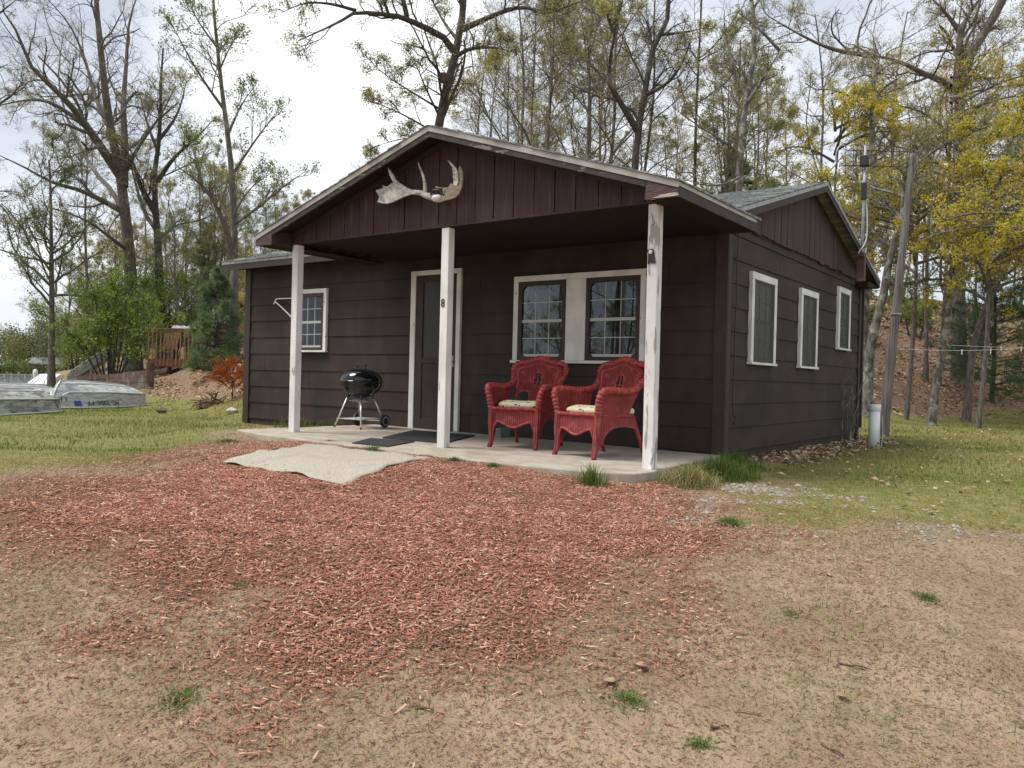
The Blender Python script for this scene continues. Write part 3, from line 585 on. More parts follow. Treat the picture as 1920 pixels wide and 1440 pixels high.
for q in ((XL+.03, -4.8, YF+.023, -.03, 2.338, 2.35), (XL+.03, XR-.03, 5.57, YB-.024, 2.30, 2.338), (.035, XR-.024, 5.2, 5.569, 2.26, 2.338)):
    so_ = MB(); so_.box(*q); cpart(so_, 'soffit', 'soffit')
# right gable: vertical boards
gb = MB(); y0 = -.0; w_ = .226; k = 0
while y0 < 5.53:
    y1 = min(y0+w_-.011, 5.53); j = rnd.uniform(-.012, .012)
    pts = [(y0, 2.375+j), (y1, 2.375+j+rnd.uniform(-.006, .006))]+([(y1, zr(y1)-.07), (y0, zr(y0)-.07)] if not (y0 < YR < y1) else [(y1, zr(y1)-.07), (YR, zr(YR)-.07), (y0, zr(y0)-.07)])
    gb.prism([(.012, q[0], q[1]) for q in pts], (.022+rnd.uniform(0, .006), 0, 0)); y0 += w_
gb.prism([(-.03, .02, 2.36), (-.03, 5.51, 2.36), (-.03, YR, zr(YR)-.09)], (.041, 0, 0))
cpart(gb, 'gable_boards', 'gable')
# porch roof -------------------------------------------------------
PX, PZ, PS, PE = -2.16, 3.13, .323, 2.60
YP0 = -2.15
def zp(x): return PZ-PS*abs(x-PX)
def yv(x): return YR-(ZR-zp(x))/SL       # where it dies into the main roof
pr = MB()
def pslab(mb, t0, t1, s):                # s=+1 right slope, -1 left
    xe = PX+s*PE; xm = PX+s*(PZ-zr(YF))/PS
    pl = [(xe, YP0), (xe, -.353), (xm, -.353), (PX, yv(PX)+.05), (PX, YP0)]
    if s < 0: pl = pl[::-1]
    a = [(x, y, zp(x)+t0) for x, y in pl]; b = [(x, y, zp(x)+t1) for x, y in pl]; n = len(a)
    mb.add(a+b, [tuple(range(n-1, -1, -1)), tuple(range(n, 2*n))]+[(i, (i+1) % n, n+(i+1) % n, n+i) for i in range(n)])
pslab(pr, -.03, .0, 1); pslab(pr, -.03, .0, -1)
for s in (1, -1):                        # shingles: ragged front ends over the rake and butts at the eave
    for k in range(19):
        d0 = PE+.02-k*.14; d1 = d0-.155
        if d1 < 0: d1 = 0
        for i in range(6):
            y0 = YP0-.018+i*.31+(k % 2)*-.0; y0 += rnd.uniform(-.006, .006)*(i == 0); y1 = y0+.305
            xs0, xs1 = PX+s*d0, PX+s*d1; h0 = .014+rnd.uniform(0, .006)+(rnd.uniform(.0, .012) if rnd.random() < .12 else 0)
            q = [(xs0, y0), (xs0, y1), (xs1, y1), (xs1, y0)]
            if s > 0: q = q[::-1]; hh = [.004, .004, h0, h0]
            else: hh = [h0, h0, .004, .004]
            pr.hexa([(a, b, zp(a)+.001) for a, b in q], [(a, b, zp(a)+e) for (a, b), e in zip(q, hh)])
cpart(pr, 'porch_roof', 'shingle')
rk = MB(); 
def band(mb, y0, y1, t0, t1, d=PE, s_=(1, -1)):
    for s in s_:
        xe = PX+s*d
        q = [(xe, y0), (xe, y1), (PX, y1), (PX, y0)]
        if s > 0: q = q[::-1]
        mb.hexa([(a, b, zp(a)+t0) for a, b in q], [(a, b, zp(a)+t1) for a, b in q])
band(rk, YP0, YP0+.024, -.105, -.0315, 2.318); cpart(rk, 'rake_board', 'rake')
de = MB(); band(de, YP0-.007, YP0-.001, -.052, -.002, PE+.006)
for s in (1, -1):
    xe = PX+s*(PE+.001); de.box(min(xe, xe+s*.006), max(xe, xe+s*.006), YP0, -.43, zp(xe)-.038, zp(xe)-.003)
cpart(de, 'porch_drip_edge', 'drip')
sf = MB(); band(sf, YP0+.025, -1.88, -.052, -.0315, 2.3)
sf.box(PX-2.29, PX+2.315, -1.74, -.03, 2.255, 2.275)      # porch ceiling
for s in (1, -1):
    xi, xo = PX+s*2.32, PX+s*(PE-.024); sf.box(min(xi, xo), max(xi, xo), YP0+.024, -.3545, 2.180, 2.196)
sf.box(-4.40, .09, -1.846, -1.75, 2.213, 2.36)            # beam behind the boards
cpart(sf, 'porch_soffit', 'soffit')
for s in (1, -1):
    ef = MB(); xo = PX+s*PE; ef.box(min(xo, xo-s*.022), max(xo, xo-s*.022), YP0+.025, -.354, 2.172, zp(xo)-.0315); cpart(ef, 'eave_board', 'brown')
    ef = MB(); xi = PX+s*2.30; ef.box(min(xi, xi+s*.018), max(xi, xi+s*.018), YP0+.025, -1.885, 2.18, zp(xi)-.06); cpart(ef, 'eave_box_side', 'brown')
    eb = MB(); xi, xo = PX+s*2.32, PX+s*PE; q = sorted((xi, xo)); eb.prism([(q[0], YP0, 2.168), (q[1], YP0, 2.168), (q[1], YP0, zp(q[1])-.033), (q[0], YP0, zp(q[0])-.033)], (0, .0235, 0))
    cpart(eb, 'eave_box_end', 'worn', label='box end of the porch eave with flaking paint', bevel=.004)
gb = MB(); x0 = -4.62; k = 0
edges = [-4.5, -4.28, -4.055, -3.83, -3.605, -3.38, -3.16, -2.935, -2.715, -2.485, -2.254, -2.02, -1.79, -1.57, -1.34, -1.107, -.882, -.663, -.432, -.208, .02, .17]
for a, b in zip(edges, edges[1:]):
    a += .005; b -= .005; n0 = rnd.uniform(0, .005); j = rnd.uniform(-.004, .004)
    top = lambda x: zp(x)-.053
    pts = [(a, 2.222+j), (b, 2.222+j)]+([(b, top(b)), (a, top(a))] if not (a < PX < b) else [(b, top(b)), (PX, top(PX)), (a, top(a))])
    gb.prism([(q[0], -1.848, q[1]) for q in pts], (0, -.019-n0, 0))
    if rnd.random() < .5:                # a split board: narrow batten line
        c = a+(b-a)*rnd.uniform(.4, .8); 
cpart(gb, 'porch_gable_boards', 'gable')
gt = MB(); gt.box(-4.5, .17, -1.878, -1.866, 2.205, 2.225); cpart(gt, 'gable_trim', 'gable')
# strip of moulding where the boards meet the rake
mo = MB(); band(mo, -1.892, -1.878, -.115, -.058, 2.28); cpart(mo, 'gable_moulding', 'brown')
# posts
def post(x, m, label, zt):
    b = MB(); zb = SLAB(x)-.004; y0, y1 = -1.868, -1.778; hx = .0475
    b.box(x-hx, x+hx, y0, y1, zb, zt); o = cpart(b, 'porch_post', m, label=label, bevel=.006); return o
P1 = post(-4.415, 'peel2', 'left porch post', 2.20); P2 = post(-2.16, 'peel2', 'middle porch post carrying the house number', 2.20); P3 = post(.095, 'peel', 'right porch post with heavily flaking paint', 2.20)
def place(o, mw): o.matrix_local = mw
Mx = Matrix.Translation((-2.16-(-3.9)-0*0, -1.8705, 1.435)) @ Matrix.Rotation(R(90), 4, 'X')
textmesh('house_number', '8', .10, .003, 'darkmetal', P2, Matrix.Translation((-2.168, -1.872, 1.452)) @ Matrix.Rotation(R(90), 4, 'X') @ Matrix.Scale(1.15, 4, (0, 1, 0)))

# ------------------------------------------------------------------ mats before the door
def flatmat(name, pts, m, label, cat, t=.012, z=None):
    b = MB(); q = []; n = len(pts)
    for i in range(n):
        a, c = pts[i], pts[(i+1) % n]; k = 14
        for j in range(k): q.append((a[0]+(c[0]-a[0])*j/k, a[1]+(c[1]-a[1])*j/k))
    b.prism([(x, y, (SLAB(x)+.002)) for x, y in q], (0, 0, t)); cx = sum(p[0] for p in pts)/n; cy = sum(p[1] for p in pts)/n
    return tag(b.build(name, m, org=(cx, cy, SLAB(cx))), label, cat)
flatmat('door_mat', [(-3.24, -1.58), (-3.84, -.42), (-2.90, -.38), (-2.42, -1.50)], 'rubber', 'large black rubber mat directly in front of the door', 'mat')
flatmat('door_mat', [(-2.95, -2.30), (-3.28, -1.72), (-2.72, -1.63), (-2.48, -2.28)], 'rubber', 'smaller black rubber mat at the slab edge next to the pale sandy mat', 'mat', .009)
pm = MB(); NP = 26; top = []; bot = []
c0, c1, c2, c3 = [np.array(q) for q in PAD]     # left, front, right, back corners
for i in range(NP+1):
    for j in range(NP+1):
        a, b = i/NP, j/NP; p = (c0*(1-a)+c1*a)*(1-b)+(c3*(1-a)+c2*a)*b
        e = max(0, 1-min(a, 1-a, b, 1-b)*7); wv = .018*e*(math.sin(9*(a+b)+4*(a-b))+.6*math.sin(21*(a-b))); p = p+np.array([wv, wv*.8])
        zz = zg(*p)+.014+e*(.004+.006*math.sin(11*a+7*b)+.004*math.sin(23*(a+b)))
        top.append((p[0], p[1], zz)); bot.append((p[0], p[1], zz-.010))
W_ = NP+1; n = W_*W_; pm.v = top+bot
for i in range(NP):
    for j in range(NP):
        k = i*W_+j; pm.f.append((k, k+W_, k+W_+1, k+1)); pm.f.append((n+k, n+k+1, n+k+W_+1, n+k+W_))
rim = [i*W_ for i in range(NP)]+[NP*W_+j for j in range(NP)]+[i*W_+NP for i in range(NP, 0, -1)]+[j for j in range(NP, 0, -1)]
for a, b in zip(rim, rim[1:]+rim[:1]): pm.f.append((a, n+a, n+b, b))
pm.mi = [0]*len(pm.f)
tag(pm.build('ground_mat', 'padmat', smooth=True), 'pale sandy ground mat with wavy edges lying on red wood chips before the porch', 'mat')

# ------------------------------------------------------------------ red wicker armchairs
def smooth_path(pts, n):
    P = np.array(pts, float)
    for _ in range(3):
        q = .75*P[:-1]+.25*P[1:]; r = .25*P[:-1]+.75*P[1:]; P = np.concatenate([P[:1], np.stack([q, r], 1).reshape(-1, 3), P[-1:]])
    d = np.concatenate([[0], np.cumsum(np.linalg.norm(np.diff(P, axis=0), axis=1))]); s = np.linspace(0, d[-1], n)
    return np.stack([np.interp(s, d, P[:, k]) for k in range(3)], 1), s
def yback(z): return .20+(z-.40)*.30
def half_w(z): return float(np.interp(z, [.40, .60, .66, .72, .80, .86], [.225, .235, .25, .275, .285, .26]))
def top_z(x): return .855+.065*math.cos(min(1, abs(x)/.24)*math.pi/2)**1.2 if abs(x) < .24 else .855-(abs(x)-.24)*1.1
def make_chair():
    t = empty('wicker_armchair')
    half = [(-.262, -.300, .40), (-.275, -.318, .50), (-.295, -.325, .575), (-.31, -.30, .625), (-.315, -.20, .632), (-.312, -.05, .622), (-.30, .10, .622), (-.275, .205, .642), (-.272, .268, .70), (-.295, yback(.76)+.01, .765), (-.302, yback(.82), .82), (-.285, yback(.86), .862), (-.23, yback(.88), .882), (-.14, yback(.885), .888), (-.07, yback(.92), .922)]
    full = half+[(0, yback(.93), .935)]+[(-x, y, z) for x, y, z in half[::-1]]
    P, s = smooth_path(full, 420); rr = [.031*(1+.42*abs(math.sin(math.pi*v/.036))**.6)-.008 for v in s]
    b = MB(); b.tube(P, rr, 12); b.build('braided_rim', 'braid', t, smooth=True)
    # back panel with oval opening and two lower openings
    b = MB(); NU, NV = 56, 60
    idx = {}
    def vert(i, j):
        if (i, j) not in idx:
            u = -1+2*i/NU; v = j/NV; z = .40+v*.50; hw = half_w(min(z, .86)); x = u*hw; zt = top_z(x)-.01; z = .40+v*(zt-.40); x = u*half_w(min(z, .86))
            idx[(i, j)] = len(b.v); b.v.append((x, yback(z)-.012+.03*(1-abs(u))**.5*0-.03*(abs(u)**2), z))
        return idx[(i, j)]
    def hole(i, j):
        u = -1+2*(i+.5)/NU; v = (j+.5)/NV; z = .40+v*.50; x = u*half_w(min(z, .86))
        if (x/.052)**2+((z-.70)/.085)**2 < 1 and z > .635: return True
        if .415 < z < .575-.03*max(0, (abs(x)-.15)/.07) and .075 < abs(x) < .215: return True
        return False
    for i in range(NU):
        for j in range(NV):
            if hole(i, j): continue
            b.f.append((vert(i, j), vert(i+1, j), vert(i+1, j+1), vert(i, j+1)))
    b.mi = [0]*len(b.f)
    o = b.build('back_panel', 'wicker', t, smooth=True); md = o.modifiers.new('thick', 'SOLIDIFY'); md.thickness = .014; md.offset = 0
    b = MB()
    def onback(x, z): return (x, yback(z)-.014-.03*(abs(x)/half_w(min(z, .86)))**2, z)
    ov = [onback(.052*math.sin(a), max(.632, .70-.087*math.cos(a))) for a in np.linspace(0, 2*math.pi, 33)]; b.tube(ov, .0085, 6, False)
    b.tube([onback(0, .632), onback(0, .785)], .006, 6)
    for sg in (1, -1): b.tube([onback(sg*(.026+.018*math.cos(a)), .665+.02*math.sin(a)) for a in np.linspace(0, 6.28, 13)], .004, 5, False); b.tube([onback(sg*.045, .70), onback(sg*.03, .735), onback(sg*.012, .745)], .004, 5)
    for sg in (1, -1): b.tube(smooth_path([onback(sg*.072, .41), onback(sg*.072, .55), onback(sg*.09, .58), onback(sg*.17, .578), onback(sg*.215, .54), onback(sg*.218, .41)], 40)[0], .010, 6)
    ins = [(-.225, .60), (-.215, .70), (-.238, .77), (-.235, .815), (-.18, .835), (-.11, .845), (-.06, .872), (0, .88)]; ins = ins+[(-x, z) for x, z in ins[-2::-1]]
    b.tube(smooth_path([onback(x, z) for x, z in ins], 90)[0], .011, 7); b.build('back_edging', 'braid', t, smooth=True)
    for sg in (-1, 1):
        b = MB(); pl = [(-.30, .40), (-.315, .52), (-.30, .615), (-.1, .615), (.12, .615), (.205, .63), (.15, .50), (.12, .41), (.20, .385), (.235, .33), (.25, .25), (.17, .285), (.05, .30), (-.10, .285), (-.20, .235), (-.27, .12), (-.31, .12), (-.312, .3)]
        lean = lambda z: .262+max(0, z-.40)*.2
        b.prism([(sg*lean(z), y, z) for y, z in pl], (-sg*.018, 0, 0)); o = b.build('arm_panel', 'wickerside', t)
        tri = o.modifiers.new('tri', 'TRIANGULATE')
        b = MB(); b.tube(smooth_path([(sg*.258, y, z) for y, z in [(.26, .22), (.24, .27), (.17, .288), (.05, .302), (-.10, .288), (-.20, .238), (-.26, .13)]], 40)[0], .012, 7); b.tube([(sg*.262, -.30, .40), (sg*.262, .0, .392), (sg*.258, .2, .388)], .013, 7); b.build('side_edging', 'braid', t, smooth=True)
    def wave(x):
        a = abs(x); return .215+.055*math.sin(min(a/.185, 1)*math.pi/2)**2 if a < .185 else .27-((a-.185)/.06)**1.5*.15
    b = MB(); xs = np.linspace(-.262, .262, 60)
    for i in range(59):
        x0, x1 = xs[i], xs[i+1]; yf = lambda x: -.312-.012*math.cos(x/.26*1.57)
        w0, w1 = max(.10, wave(x0)), max(.10, wave(x1))
        b.hexa([(x0, yf(x0), w0), (x1, yf(x1), w1), (x1, yf(x1)+.018, w1), (x0, yf(x0)+.018, w0)], [(x0, yf(x0), .40), (x1, yf(x1), .40), (x1, yf(x1)+.018, .40), (x0, yf(x0)+.018, .40)])
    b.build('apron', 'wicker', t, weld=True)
    b = MB(); b.tube([(x, -.318-.012*math.cos(x/.26*1.57), max(.12, wave(x))) for x in np.linspace(-.232, .232, 60)], .012, 7)
    P, s = smooth_path([(-.265, -.318, .402), (0, -.332, .402), (.265, -.318, .402)], 120); b.tube(P, [.017+.004*math.sin(v*2*math.pi/.024) for v in s], 8)
    b.build('front_edging', 'braid', t, smooth=True)
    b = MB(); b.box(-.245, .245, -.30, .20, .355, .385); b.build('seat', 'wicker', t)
    for sg in (-1, 1):
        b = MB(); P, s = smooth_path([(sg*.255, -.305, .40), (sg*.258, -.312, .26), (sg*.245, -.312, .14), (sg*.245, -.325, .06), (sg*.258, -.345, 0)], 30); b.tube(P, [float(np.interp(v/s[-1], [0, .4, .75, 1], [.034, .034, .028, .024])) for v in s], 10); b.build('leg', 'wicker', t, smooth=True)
        b = MB(); b.tube([(sg*.235, .20, .385), (sg*.24, .26, .25), (sg*.262, .36, 0)], [.022, .02, .018], 9); b.build('leg', 'braid', t, smooth=True)
    return t
chairA = make_chair(); chairA.location = (-.755, -1.185, .008); chairA.rotation_euler.z = R(-13)
tag(chairA, 'red wicker armchair nearer to the right porch post', 'armchair', 'red wicker armchairs on the porch')
chairB = copy_tree(chairA); chairB.location = (-1.745, -.985, .020); chairB.rotation_euler.z = R(11)
tag(chairB, 'red wicker armchair nearer to the door and the middle post', 'armchair', 'red wicker armchairs on the porch')
def make_cushion():
    b = MB(); n, m = 40, 16; vs = []; fs = []
    for i in range(m+1):
        ph = -math.pi/2+math.pi*i/m
        for k in range(n):
            th = 2*math.pi*k/n; sp = lambda v, e: math.copysign(abs(v)**e, v)
            x = .245*sp(math.cos(th), .35)*sp(math.cos(ph), .35); y = .275*sp(math.sin(th), .35)*sp(math.cos(ph), .35); z = .045*sp(math.sin(ph), .75)*(1+.12*math.sin(x*23+y*9)+.1*math.sin(y*31))
            vs.append((x, y, z+.045))
    fs = [(i*n+k, i*n+(k+1) % n, (i+1)*n+(k+1) % n, (i+1)*n+k) for i in range(m) for k in range(n)]
    b.add(vs, fs); return b.build('cushion', 'cushion', None, smooth=True, weld=True)
cuA = make_cushion(); q = chairA
def oncha(c, v): return Matrix.Translation(c.location) @ Matrix.Rotation(c.rotation_euler.z, 4, 'Z') @ Vector(v)
cuA.location = oncha(chairA, (0, .005, .388)); cuA.rotation_euler.z = chairA.rotation_euler.z
tag(cuA, 'cream sprig-patterned seat cushion on the wicker chair beside the right post', 'cushion', 'cream seat cushions')
cuB = cuA.copy(); COL.objects.link(cuB); cuB.location = oncha(chairB, (0, .005, .388)); cuB.rotation_euler.z = chairB.rotation_euler.z
tag(cuB, 'cream sprig-patterned seat cushion on the wicker chair nearer the door', 'cushion')
bb = MB(); bb.box(-2.66, -2.58, -.30, -.10, SLAB(-2.6), SLAB(-2.6)+.11); tag(bb.build('concrete_block', 'block', bevel=.006, org=(-2.62, -.2, .03)), 'small grey block against the wall behind the left red chair', 'block')

# ------------------------------------------------------------------ kettle grill
gc = (-4.58, -.63, SLAB(-4.58)); G = tag(empty('kettle_grill', gc, R(0)), 'black kettle charcoal grill with metal legs and two wheels on the porch', 'grill')
rz = .585; RR = .268
b = MB(); b.lathe([(.05, rz-.205)]+[(RR*math.cos(a), rz-.205*math.sin(a)) for a in np.linspace(1.35, 0.04, 14)]+[(RR+.004, rz-.004), (RR-.012, rz)], n=48); b.build('bowl', 'blackgloss', G, smooth=True)
b = MB(); b.lathe([(RR-.01, rz+.002), (RR+.010, rz+.001), (RR+.010, rz+.012), (RR-.001, rz+.016)]+[(RR*math.cos(a)**.8, rz+.014+.155*math.sin(a)) for a in np.linspace(.08, 1.5, 14)]+[(.02, rz+.17)], n=48); L_ = b.build('lid', 'blackgloss', G, smooth=True)
b = MB(); b.tube([(-.075, 0, rz+.165), (-.07, 0, rz+.215)], .008, 8); b.tube([(.075, 0, rz+.165), (.07, 0, rz+.215)], .008, 8); b.box(-.085, .085, -.014, .014, rz+.205, rz+.228); b.build('lid_handle', 'blackplastic', L_, bevel=.004)
b = MB(); b.lathe([(.145, rz-.245), (.15, rz-.238), (.05, rz-.262), (.03, rz-.262)], n=28); b.lathe([(.075, rz-.20), (.085, rz-.225), (.11, rz-.235)], n=24); b.build('ash_catcher', 'galv', G, smooth=True)
feet = [(-4.80, -.86), (-4.235, -.945), (-4.42, -.37), (-4.96, -.30)]; wh = []
for i, (fx, fy) in enumerate(feet):
    dx, dy = fx-gc[0], fy-gc[1]; l = math.hypot(dx, dy); ux, uy = dx/l, dy/l; l = min(l, .375)
    zf = .085 if i >= 2 else .02
    tp = (ux*.155, uy*.155, rz-.17); ft = (ux*l, uy*l, zf); b = MB(); b.tube([tp, ft], .0105, 10)
    lg = b.build('leg', 'chrome', G, smooth=True)
    b = MB(); 
    if i < 2: b.tube([ft, (ux*(l+.004), uy*(l+.004), 0)], .013, 10); b.build('foot_cap', 'blackplastic', lg)
    b = MB(); b.tube([(ux*.148, uy*.148, rz-.15), (ux*.165, uy*.165, rz-.20)], .017, 10); b.build('leg_socket', 'blackgloss', lg)
    wh.append((ux*l, uy*l, zf))
a_, b_ = Vector(wh[2]), Vector(wh[3]); ax = (a_-b_).normalized()
b = MB(); b.tube([b_-ax*.02, a_+ax*.02], .006, 8); b.build('axle', 'chrome', G)
for c, sg in ((a_, 1), (b_, -1)):
    # wheel axis roughly across the axle
    cc = c+ax*sg*.022; b = MB(); b.tube([cc-ax*.016, cc-ax*.014, cc+ax*.014, cc+ax*.016], [.075, .082, .082, .075], 28); wo = b.build('wheel', 'blackplastic', G, smooth=False)
    b = MB(); b.tube([cc+ax*sg*.0162, cc+ax*sg*.0185], [.060, .059], 28); b.build('hub', 'galv', wo)
    b = MB(); b.tube([cc+ax*sg*.0187, cc+ax*sg*.0215], [.045, .044], 28); b.build('hub_cap', 'blackplastic', wo)
b = MB(); tri = [Vector((p[0]*.93, p[1]*.93, .115)) for p in wh]
for i in range(4): b.tube([tri[i], tri[(i+1) % 4]], .004, 6)
for i in range(1, 9):
    f_ = i/9; b.tube([tri[0].lerp(tri[3], f_), tri[1].lerp(tri[2], f_)], .003, 5)
b.build('wire_shelf', 'chrome', G)

# ------------------------------------------------------------------ moose antlers on the gable
A = tag(empty('moose_antlers', (-2.28, -1.875, 2.50)), 'weathered grey moose antlers on a skull plate, mounted on the porch gable boards', 'antlers')
YA = -1.985
def gp(x, y, Y=YA):                      # survey bearing -> gable plane Y
    px, py = 690+x/9.6, 270+y/9.6; d = FW+RT*((px-960)/FPX)+UP*((720-py)/FPX); P = CAM+d*((Y-CAM[1])/d[1]); return np.array([P[0]+2.28, Y+1.875, P[2]-2.50])
def palm(name, out, m, curve, th):
    P = [gp(*q) for q in out]; b = bmesh.new(); c = np.mean(P, axis=0)
    vs = [b.verts.new(Vector(p)) for p in P]; f = b.faces.new(vs); bmesh.ops.triangulate(b, faces=[f])
    for _ in range(2): bmesh.ops.subdivide_edges(b, edges=[e for e in b.edges if e.calc_length() > .03], cuts=1, use_grid_fill=False); bmesh.ops.triangulate(b, faces=b.faces)
    for v in b.verts: v.co.y += curve(v.co.x, v.co.z)
    me = bpy.data.meshes.new(name); b.to_mesh(me); b.free(); me.materials.append(MT[m]); o = bpy.data.objects.new(name, me); link(o, A)
    md = o.modifiers.new('thick', 'SOLIDIFY'); md.thickness = th; md.offset = 0; md = o.modifiers.new('bevel', 'BEVEL'); md.width = th*.3; md.segments = 2; md.limit_method = 'ANGLE'
    return o
left = [(1170, 905), (1060, 880), (985, 850), (930, 835), (830, 832), (740, 800), (650, 740), (580, 690), (530, 640), (490, 570), (450, 495), (405, 430), (425, 530), (465, 620), (505, 700), (535, 782), (470, 800), (390, 785), (310, 757), (322, 800), (262, 828), (240, 858), (195, 830), (180, 855), (205, 885), (245, 950), (275, 1020), (285, 1050), (200, 1050), (300, 1082), (400, 1085), (480, 1065), (640, 985), (800, 912), (900, 905), (1000, 942), (1080, 992), (1160, 1008)]
palm('antler', left, 'antler', lambda x, z: -.035*math.sin(min(1, max(0, (-x-.1)/.75))*math.pi), .022)
right = [(1240, 768), (1252, 803), (1385, 810), (1402, 880), (1396, 960), (1320, 1040), (1400, 1036), (1500, 1014), (1600, 970), (1655, 905), (1692, 790), (1662, 768), (1580, 748), (1530, 718), (1490, 790), (1400, 803)]
palm('antler', right, 'antlertan', lambda x, z: -.03*math.sin(min(1, max(0, (x-.03)/.4))*math.pi), .022)
palm('antler_tine_plate', [(1562, 775), (1580, 660), (1565, 540), (1545, 440), (1500, 370), (1450, 288), (1535, 362), (1612, 445), (1642, 560), (1648, 680), (1626, 775)], 'antler', lambda x, z: -.012, .02)
palm('antler_tine_plate', [(1640, 770), (1668, 690), (1670, 560), (1640, 442), (1668, 393), (1702, 470), (1716, 590), (1694, 790)], 'antlertan', lambda x, z: .0, .022)
b = MB(); P, s = smooth_path([gp(1020, 900), gp(1040, 780), gp(1025, 640), gp(1000, 530), gp(965, 440), gp(937, 340)], 24); P[:, 1] -= np.linspace(0, .03, 24); b.tube(P, np.linspace(.024, .004, 24), 9); b.build('tine', 'antler', A, smooth=True)
b = MB(); P, s = smooth_path([gp(800, 872), gp(930, 872), gp(1080, 940), gp(1170, 960)], 16); b.tube(P, np.linspace(.022, .036, 16), 9); b.build('antler_beam', 'antler', A, smooth=True)
b = MB(); c = gp(1265, 965); b.lathe([(.0, -.04), (.05, -.036), (.07, -.01), (.055, .016), (.02, .026), (0, .03)], c, 18); b.build('skull_plate', 'bone', A, smooth=True)
b = MB(); c = gp(1275, 915); b.tube([c+np.array([-.09, -.02, -.0]), c+np.array([-.03, -.05, .04]), c+np.array([.04, -.05, .035]), c+np.array([.09, -.03, -.02])], .010, 7); b.box(c[0]-.02, c[0]+.02, c[1], .0, c[2]-.02, c[2]+.01); b.build('mounting_strap', 'darkmetal', A)

# ------------------------------------------------------------------ small fittings
b = MB(); b.tube(smooth_path([(-6.60, -.035, 1.845), (-6.98, -.06, 1.85), (-7.03, -.07, 1.845), (-7.045, -.075, 1.80), (-6.98, -.07, 1.775), (-6.60, -.035, 1.50)], 40)[0], .010, 8); b.tube([(-7.10, -.05, 1.775), (-7.03, -.075, 1.80)], .013, 8)
tag(b.build('wall_bracket', 'white', smooth=True, org=(-6.6, -.03, 1.5)), 'white metal bracket on the siding left of the small curtained window', 'bracket')
# cast iron animal ornament on the right post
b = MB(); oy = -1.8690
pl = [(.012, 0), (.016, .10), (.006, .16), (.022, .15), (.034, .16), (.050, .165), (.062, .150), (.072, .09), (.082, .03), (.083, 0), (.064, 0), (.060, .022), (.045, .024), (.040, 0), (.024, 0), (.022, .045), (.030, .06), (.026, .10), (.022, .06)]
pl = [(.010, 0), (.014, .10), (.004, .155), (.020, .145), (.034, .158), (.050, .160), (.062, .145), (.074, .07), (.084, .004), (.066, .004), (.058, .03), (.050, .004), (.032, .03), (.022, .002)]
b.prism([(.05+x*.95, oy, 1.70+z*.8) for x, z in pl], (0, -.016, 0)); orn = b.build('post_ornament', 'darkmetal', bevel=.003, org=(.09, oy, 1.70)); tag(orn, 'dark cast iron animal ornament on the flaking right porch post', 'ornament')
b = MB(); b.lathe([(0, -.001), (.018, 0), (.016, .004), (0, .006)], n=14); f_ = b.build('face_patch', 'bone', orn); f_.rotation_euler.x = R(90); f_.location = (-.005, -.0165, .100)
b = MB(); b.tube([(.073, -1.8705, 2.13), (.087, -1.874, 2.09), (.092, -1.875, 2.06)], [.003, .005, .004], 6); b.prism([(.078, -1.8695, 2.02), (.092, -1.8695, 2.07), (.108, -1.8695, 2.045), (.098, -1.8695, 2.03)], (0, -.006, 0)); tag(b.build('bird_hook', 'galv', org=(.09, -1.87, 2.02)), 'small bird-shaped metal hook near the top of the right porch post', 'hook')
b = MB(); pts = [(.034, .20-.004*i, 2.32-.19*i+.0) for i in range(11)]; pts = [(.040+.004*math.sin(i*2), y, z) for i, (x, y, z) in enumerate(pts)]; b.tube(smooth_path(pts, 60)[0], .0045, 5); b.tube([(pts[-1][0], pts[-1][1], pts[-1][2]), (.05, .24, .36), (.05, .20, .30), (.05, .17, .34)], .004, 5)
tag(b.build('black_cable', 'wire', org=(.04, .2, .3)), 'thin black cable running down the right wall near the front corner', 'cable')
# dead vine climbing the rear of the right wall
b = MB(); vr = random.Random(5)
for k in range(9):
    y = 4.55+vr.uniform(-.2, .55); z = -.12; P = []; dy = vr.uniform(-.08, .05)
    for i in range(vr.randint(6, 11)): P.append((.045+vr.uniform(0, .05)+.02*i*(k % 3 == 0), y, z)); y += dy+vr.uniform(-.07, .07); z += vr.uniform(.09, .17)
    b.tube(smooth_path(P, 40)[0], np.linspace(.007, .002, 40), 5)
    for q in P[3:]:
        if vr.random() < .7: b.tube([q, (q[0]+vr.uniform(.02, .16), q[1]+vr.uniform(-.2, .2), q[2]+vr.uniform(.02, .2))], [.003, .0012], 4)
tag(b.build('dead_vine', 'lichen', org=(.05, 4.7, -.1)), 'leafless vine stems growing up the right cabin wall near its rear corner', 'vine')
# antenna on its mast at the rear of the gable
AN = tag(empty('antenna', (.27, 4.42, 2.25)), 'television antenna on a thin mast with a black rotor box above the rear gable eave', 'antenna')
b = MB(); b.tube([(0, 0, 0), (0, .05, 1.15), (0, .06, 1.95)], [.022, .02, .018], 10); b.build('mast', 'galv', AN, smooth=True)
b = MB(); b.box(-.05, .05, -.05, .05, 0, .40); b.box(-.06, .06, -.10, -.05, .34, .38); b.build('mounting_bracket', 'timber', AN)
b = MB(); b.box(-.036, .036, .01, .09, 1.17, 1.42); b.build('rotor_housing', 'blackplastic', AN, bevel=.012)
b = MB(); b.box(-.055, .055, -.02, .10, 1.65, 1.80); b.build('amplifier_box', 'blackplastic', AN, bevel=.01)
b = MB(); rr_ = np.array(_r); 
for zz in (1.66, 1.88): b.tube([rr_*(-.30)+np.array([0, .06, zz]), rr_*(.62)+np.array([0, .06, zz])], .006, 6)
